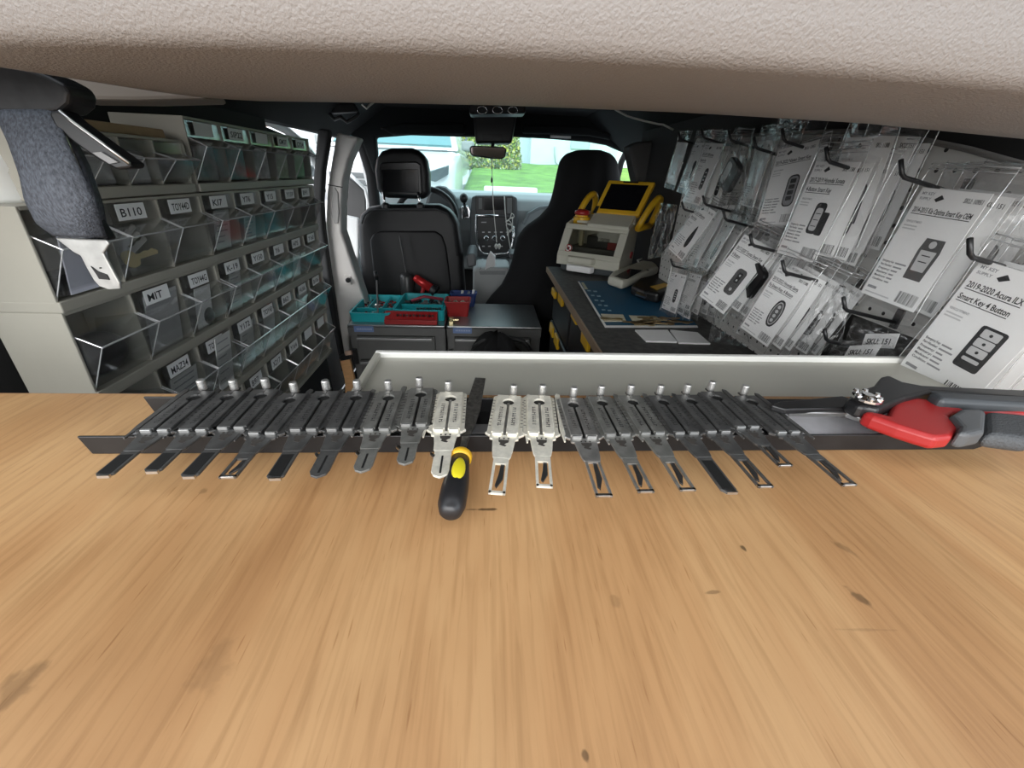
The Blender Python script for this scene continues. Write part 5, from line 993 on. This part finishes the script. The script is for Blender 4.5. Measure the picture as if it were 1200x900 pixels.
            for k in range(3): poly(btn,[(cxf-fw*.34,cyf_-.2*fh+k*.18*fh),(cxf+fw*.02,cyf_-.2*fh+k*.18*fh),(cxf+fw*.02,cyf_-.18*fh+k*.18*fh),(cxf-fw*.34,cyf_-.18*fh+k*.18*fh)],z2+.0002)
        elif fob=='oval':
            poly(out_,[(cxf+fw*.48*math.copysign(abs(math.cos(a))**.8,math.cos(a)),cyf_+fh*.55*math.sin(a)) for a in np.linspace(0,6.28,20,endpoint=False)],z2)
            poly(inn,[(cxf+fw*.38*math.cos(a),cyf_+fh*.47*math.sin(a)) for a in np.linspace(0,6.28,20,endpoint=False)],z2+.0001)
            poly(btn,[(cxf+fw*.33*math.cos(a),cyf_+fh*.43*math.sin(a)) for a in np.linspace(0,6.28,20,endpoint=False)],z2+.0002)
            for k in range(4): poly(inn,circ(fw*.13,10,cxf,cyf_+fh*(.27-k*.18)),z2+.0003)
            mbn=INKG2
        elif fob=='grey':
            poly(out_,rrect(fw*.95,fh*1.05,fw*.28,4,cxf,cyf_),z2); mo=INKG2
            poly(btn,rrect(fw*.40,fh*.42,fw*.08,3,cxf+fw*.02,cyf_+fh*.18),z2+.0001)
            for k in range(2): poly(inn,circ(fw*.08,8,cxf+fw*.02,cyf_+fh*(.28-k*.2)),z2+.0002)
            poly(inn,circ(fw*.13,8,cxf+fw*.05,cyf_-fh*.30),z2+.0002)
        elif fob=='remote':
            poly(out_,rrect(fw*.85,fh*1.1,fw*.3,4,cxf,cyf_),z2); poly(inn,rrect(fw*.70,fh*1.0,fw*.24,4,cxf,cyf_),z2+.0001); mi_=INKG
            for k in range(4): poly(btn,rrect(fw*.42,fh*.15,fw*.05,2,cxf,cyf_+fh*(.34-k*.20)),z2+.0002)
        elif fob=='key':
            poly(out_,[(cxf+fw*.36*math.cos(a),cyf_+fh*.25+fh*.28*math.sin(a)) for a in np.linspace(0,6.28,16,endpoint=False)],z2); poly(out_,[(cxf-fw*.14,cyf_-fh*.55),(cxf+fw*.10,cyf_-fh*.55),(cxf+fw*.14,cyf_+fh*.1),(cxf-fw*.14,cyf_+fh*.1)],z2)
        elif fob=='drop':
            poly(out_,[(cxf+fw*(.30-.12*math.sin(a))*math.cos(a),cyf_+fh*.62*math.sin(a)) for a in np.linspace(0,6.28,18,endpoint=False)],z2)
        elif fob=='slim':
            poly(out_,rrect(fw*.62,fh*1.0,fw*.28,4,cxf,cyf_),z2)
            for k in range(4): poly(inn,rrect(fw*.30,fh*.05,fw*.02,2,cxf,cyf_+fh*(.3-k*.17)),z2+.0001)
        pc=out_.build('fob_picture',mo,cd_,local=True)
        if inn.v: inn.build('picture_face',mi_,cd_,local=True)
        if btn.v: btn.build('picture_buttons',mbn,cd_,local=True)
    return t
SEAL=clear('bag_seal_plastic',(.9,.9,.9),.2,.12,haze=.4,hcol=(.85,.86,.86))
INKG2=mat('dark_grey_ink',(.09,.09,.09),.5)
CARD={'A':((0.575,0.515,1.030),(-0.002,-0.999,-0.050),(0.084,-0.050,0.995),0.086,0.144),
'C':((0.555,0.695,1.061),(0.111,-0.994,-0.024),(0.091,-0.014,0.996),0.082,0.150),
'D':((0.590,0.677,1.088),(0.081,-0.996,-0.039),(-0.114,-0.048,0.992),0.083,0.164),
'E':((0.580,0.824,1.098),(0.152,-0.978,0.145),(0.081,0.159,0.984),0.089,0.141),
'F':((0.530,0.825,0.926),(0.233,-0.948,-0.218),(0.350,-0.127,0.928),0.084,0.149),
'G':((0.530,0.679,0.902),(0.161,-0.974,-0.159),(0.182,-0.129,0.975),0.076,0.131),
'H1':((0.580,1.352,1.145),(-0.035,-0.996,-0.079),(0.072,-0.081,0.994),0.081,0.112),
'H2':((0.575,1.231,1.137),(-0.055,-0.997,-0.049),(0.149,-0.056,0.987),0.082,0.113),
'H3':((0.565,1.139,1.116),(0.059,-0.995,-0.079),(0.148,-0.069,0.987),0.083,0.142),
'I3':((0.560,1.119,0.977),(0.083,-0.971,-0.222),(0.347,-0.181,0.920),0.086,0.139),
'I5':((0.560,0.975,0.961),(-0.258,-0.966,0.016),(0.297,-0.063,0.953),0.080,0.113),
'J1':((0.550,1.117,0.809),(0.086,-0.993,0.085),(0.107,0.094,0.990),0.081,0.109),
'J2':((0.560,1.046,0.831),(-0.110,-0.985,0.130),(0.160,0.112,0.981),0.081,0.095),
'H5':((0.590,0.948,1.117),(-0.188,-0.976,-0.054),(0.004,-0.057,0.998),0.080,0.127),
'I4':((0.580,1.074,0.970),(-0.135,-0.986,0.095),(0.297,0.051,0.954),0.083,0.158)}
w,h=.090,.150; U=nrm((.03,-.99,-.12)); V=nrm((.05,-.115,.99)); c=Px(1151,304,.57)+U*w/2-V*h/2; CARD['B']=(tuple(c),U,V,w,h)
INFO={'A':('printed key package for a Kia Optima smart key, white card with a loop fob picture',('2014-2015 Kia Optima Smart Key OEM',),'loop','SKU: 10951'),
'B':('printed key package for an Acura ILX smart key, square fob picture',('2019-2020 Acura ILX','Smart Key 4 Button'),'square','SKU: 11820'),
'C':('printed key package for a Hyundai Sonata smart key with two fobs pictured',('2017-2019 Hyundai Sonata','4-Button Smart Key'),'flip','SKU: 11388'),
'D':('grey shaded key package right behind the Hyundai Sonata package',(),'remote','SKU: 11388'),
'E':('tilted key package with a silver remote pictured, beside the Hyundai Sonata package',('2019-2022 Nissan Smart Key',),'remote','SKU: 10951'),
'F':('printed key package for a Toyota smart key with a grey fob pictured',('2017-2020 Toyota Smart Key','4 Button'),'grey','SKU: 11820'),
'G':('printed key package for a Hyundai Santa Fe with an oval fob pictured',('2019-2022 Hyundai Santa','Fe Smart Key, 4 Button'),'oval','SKU: 11388'),
'H1':('plain white key package at the far end of the top row',(),None,'SKU: 151'),
'H2':('key package with a black bladed key pictured, top row',(),'key','SKU: 151'),
'H3':('key package with a slim black remote pictured, top row',('2015-2017 GM Remote','Remote Key'),'slim','SKU: 10951'),
'H5':('key package seen edge on beside the black boxed fob',(),None,'SKU: 151'),
'I3':('key package with a black drop shaped key pictured, middle row',('2015-2017 GM Remote','Remote Key'),'drop','SKU: 10951'),
'I4':('grey key package hanging behind the drop shaped key package',(),None,'SKU: 151'),
'I5':('narrow key package with a small grey oval fob pictured, middle row',(),'oval','SKU: 151'),
'J1':('small white key package resting above the blue mat, lowest row',(),'slim','SKU: 151'),
'J2':('small printed key package beside the lowest row end',('2015-2017 GM Remote',),None,'SKU: 11820')}
for k,(c,U,V,w,h) in CARD.items():
    lb,ti,fo,sk=INFO[k]; package(k,c,U,V,w,h,lb,ti,fo,sk,blank=(k in('H1',)),bagtop=.045 if k=='E' else .03)
# further packages stacked behind the front ones on the same hooks
nb={'A':3,'B':2,'C':3,'D':2,'E':3,'F':4,'G':4,'H2':2,'H3':3,'H5':3,'I3':3,'I4':2,'I5':3,'J1':2,'J2':3}
nm_={'A':'Kia Optima','B':'Acura','C':'Hyundai Sonata','D':'grey shaded','E':'tilted silver remote','F':'Toyota','G':'Hyundai Santa Fe','H2':'bladed key','H3':'slim remote','H5':'edge-on','I3':'drop shaped key','I4':'grey middle row','I5':'small grey fob','J1':'lowest row white','J2':'lowest row printed'}
for k,n in nb.items():
    c,U,V,w,h=CARD[k]; rg=np.random.default_rng(sum(map(ord,k))+1); Xc_=c[0]
    for j in range(n):
        st=min(.019,(PEG_X-.012-Xc_)/max(1,n)); cc=np.array(c)+np.array([st*(j+1),-.006*(j+1)-.004*rg.random(),.004*rg.normal()-.003*j])
        U2=nrm(np.array(U)+rg.normal(size=3)*np.array([.05,0,.03])); V2=nrm(np.array(V)*np.array([.6,1,1])+rg.normal(size=3)*.03)
        package(k+'b%d'%j,cc,U2,V2,w*rg.uniform(.92,1.05),h*rg.uniform(.9,1.04),'clear key package stacked behind the %s package, %s of its stack'%(nm_[k],ordn[j]),(),[None,'slim','remote','oval'][j%4],'SKU: 151',group='packages stacked behind the %s package'%nm_[k],bagtop=.02+.02*rg.random())
HK=[((1060,208),.545,'Kia Optima package'),((1140,302),.545,'Acura package'),((973,190),.53,'Hyundai Sonata package'),((921,166),.55,'tilted silver remote package'),((888,174),.55,'edge-on packages in the top row'),((858,165),.55,'black boxed remote'),((826,162),.55,'slim remote package'),((799,164),.56,'plain white package at the far end'),((884,288),.50,'Toyota package'),((922,320),.50,'Hyundai Santa Fe package'),((828,240),.535,'drop shaped key package'),((852,258),.535,'small grey fob package'),((803,246),.545,'clear bag with a key shell'),((790,312),.53,'lowest row of packages'),((993,364),.55,'crumpled clear bag, upper of two low hooks'),((971,400),.55,'crumpled clear bag, lower of two low hooks')]
for e,x,l_ in HK: hook(e,x,'black wire peg hook holding the '+l_)
# crumpled clear bags low on the right and upper right
def crumple(label,quad,x0,amp,seed,group=None,lab=False):
    t=thing('clear_bag',label,'bag',Px(*quad[3],x0),group=group); q=[Px(a,b,x0) for a,b in quad]
    def fn(s):
        def g(u,v):
            p=(q[0]*(1-u)+q[1]*u)*(1-v)+(q[3]*(1-u)+q[2]*u)*v; e=min(1,5*min(u,1-u))*min(1,5*min(v,1-v))
            return p+np.array([-1,0,0])*(s*.010*e+amp*e*(math.sin(11*u+seed+5*v)*math.sin(9*v+seed*2)+.5*math.sin(23*u-17*v+seed)))
        return g
    MB().grid(fn(1),22,22).grid(fn(-1),22,22).build('bag_film',BAG,t,smooth=True)
    if lab:
        c_=q[3]*.55+q[2]*.25+q[0]*.2; U=nrm(q[2]-q[3]); V=nrm(q[0]-q[3]); l=MB().slab([c_,c_+U*.05,c_+U*.05+V*.022,c_+V*.022],(-.001,0,0)).build('bag_label',PAPER,t)
        MB().text('SKU: 151',c_+np.array([-.0016,0,0])+U*.006+V*.006,U,V,.012,.036).build('label_text',INK,l)
crumple('crumpled clear bag with a white label low on the pegboard',[(1000,372),(1078,384),(1085,420),(985,415)],.585,.008,1.0,lab=True)
crumple('crumpled clear bag hanging beside the Acura package',[(980,398),(1040,402),(1060,425),(965,425)],.57,.006,3.0,lab=True)
crumple('large hazy clear bag hanging at the near end of the pegboard',[(1178,215),(1290,225),(1260,330),(1140,300)],.60,.008,5.0)
crumple('dark shiny clear bag beside the Santa Fe package',[(972,320),(1000,328),(985,412),(932,412)],.575,.007,2.0)
crumple('crumpled clear bag under the Toyota package',[(838,360),(872,372),(880,408),(830,400)],.545,.007,4.0)
# real fobs in clear bags
def fobthing(label,a,b,x0,w,m=BLACK,face=None):
    p0,p1=Px(*a,x0),Px(*b,x0); d_=nrm(p1-p0); L=np.linalg.norm(p1-p0); s_=nrm(np.cross(d_,(1,0,0))); t=thing('boxed_key_fob',label,'key fob',p1)
    fr=((p0+p1)/2,s_,d_,np.array([-1.,0,0])); MB().prism(rrect(w,L,w*.25),0,.012,fr).build('fob_body',m,t,bevel=.002)
    if face: MB().prism(rrect(w*.35,L*.72,w*.12,cx=-w*.18,cy=0),.012,.0128,fr).build('fob_face',face,t)
fobthing('black remote with a silver strip in a clear bag, top row',(868,189),(851,221),.535,.055,BLACK,mat('grey_face',(.42,.42,.42),.4))
fobthing('black key shell in a clear bag at the far end of the middle row',(779,262),(768,285),.555,.028)
fobthing('black key fob peeking out beside the Toyota package',(898,314),(876,344),.56,.045)
crumple('clear bag around the black remote in the top row',[(848,168),(882,165),(868,240),(842,232)],.527,.005,2.5)
crumple('clear bag with a black key shell at the far end of the middle row',[(774,238),(794,240),(780,300),(758,304)],.545,.007,1.7)
crumple('crinkled clear bag beside the slim remote package in the top row',[(865,160),(908,156),(900,245),(872,245)],.575,.008,6.1)
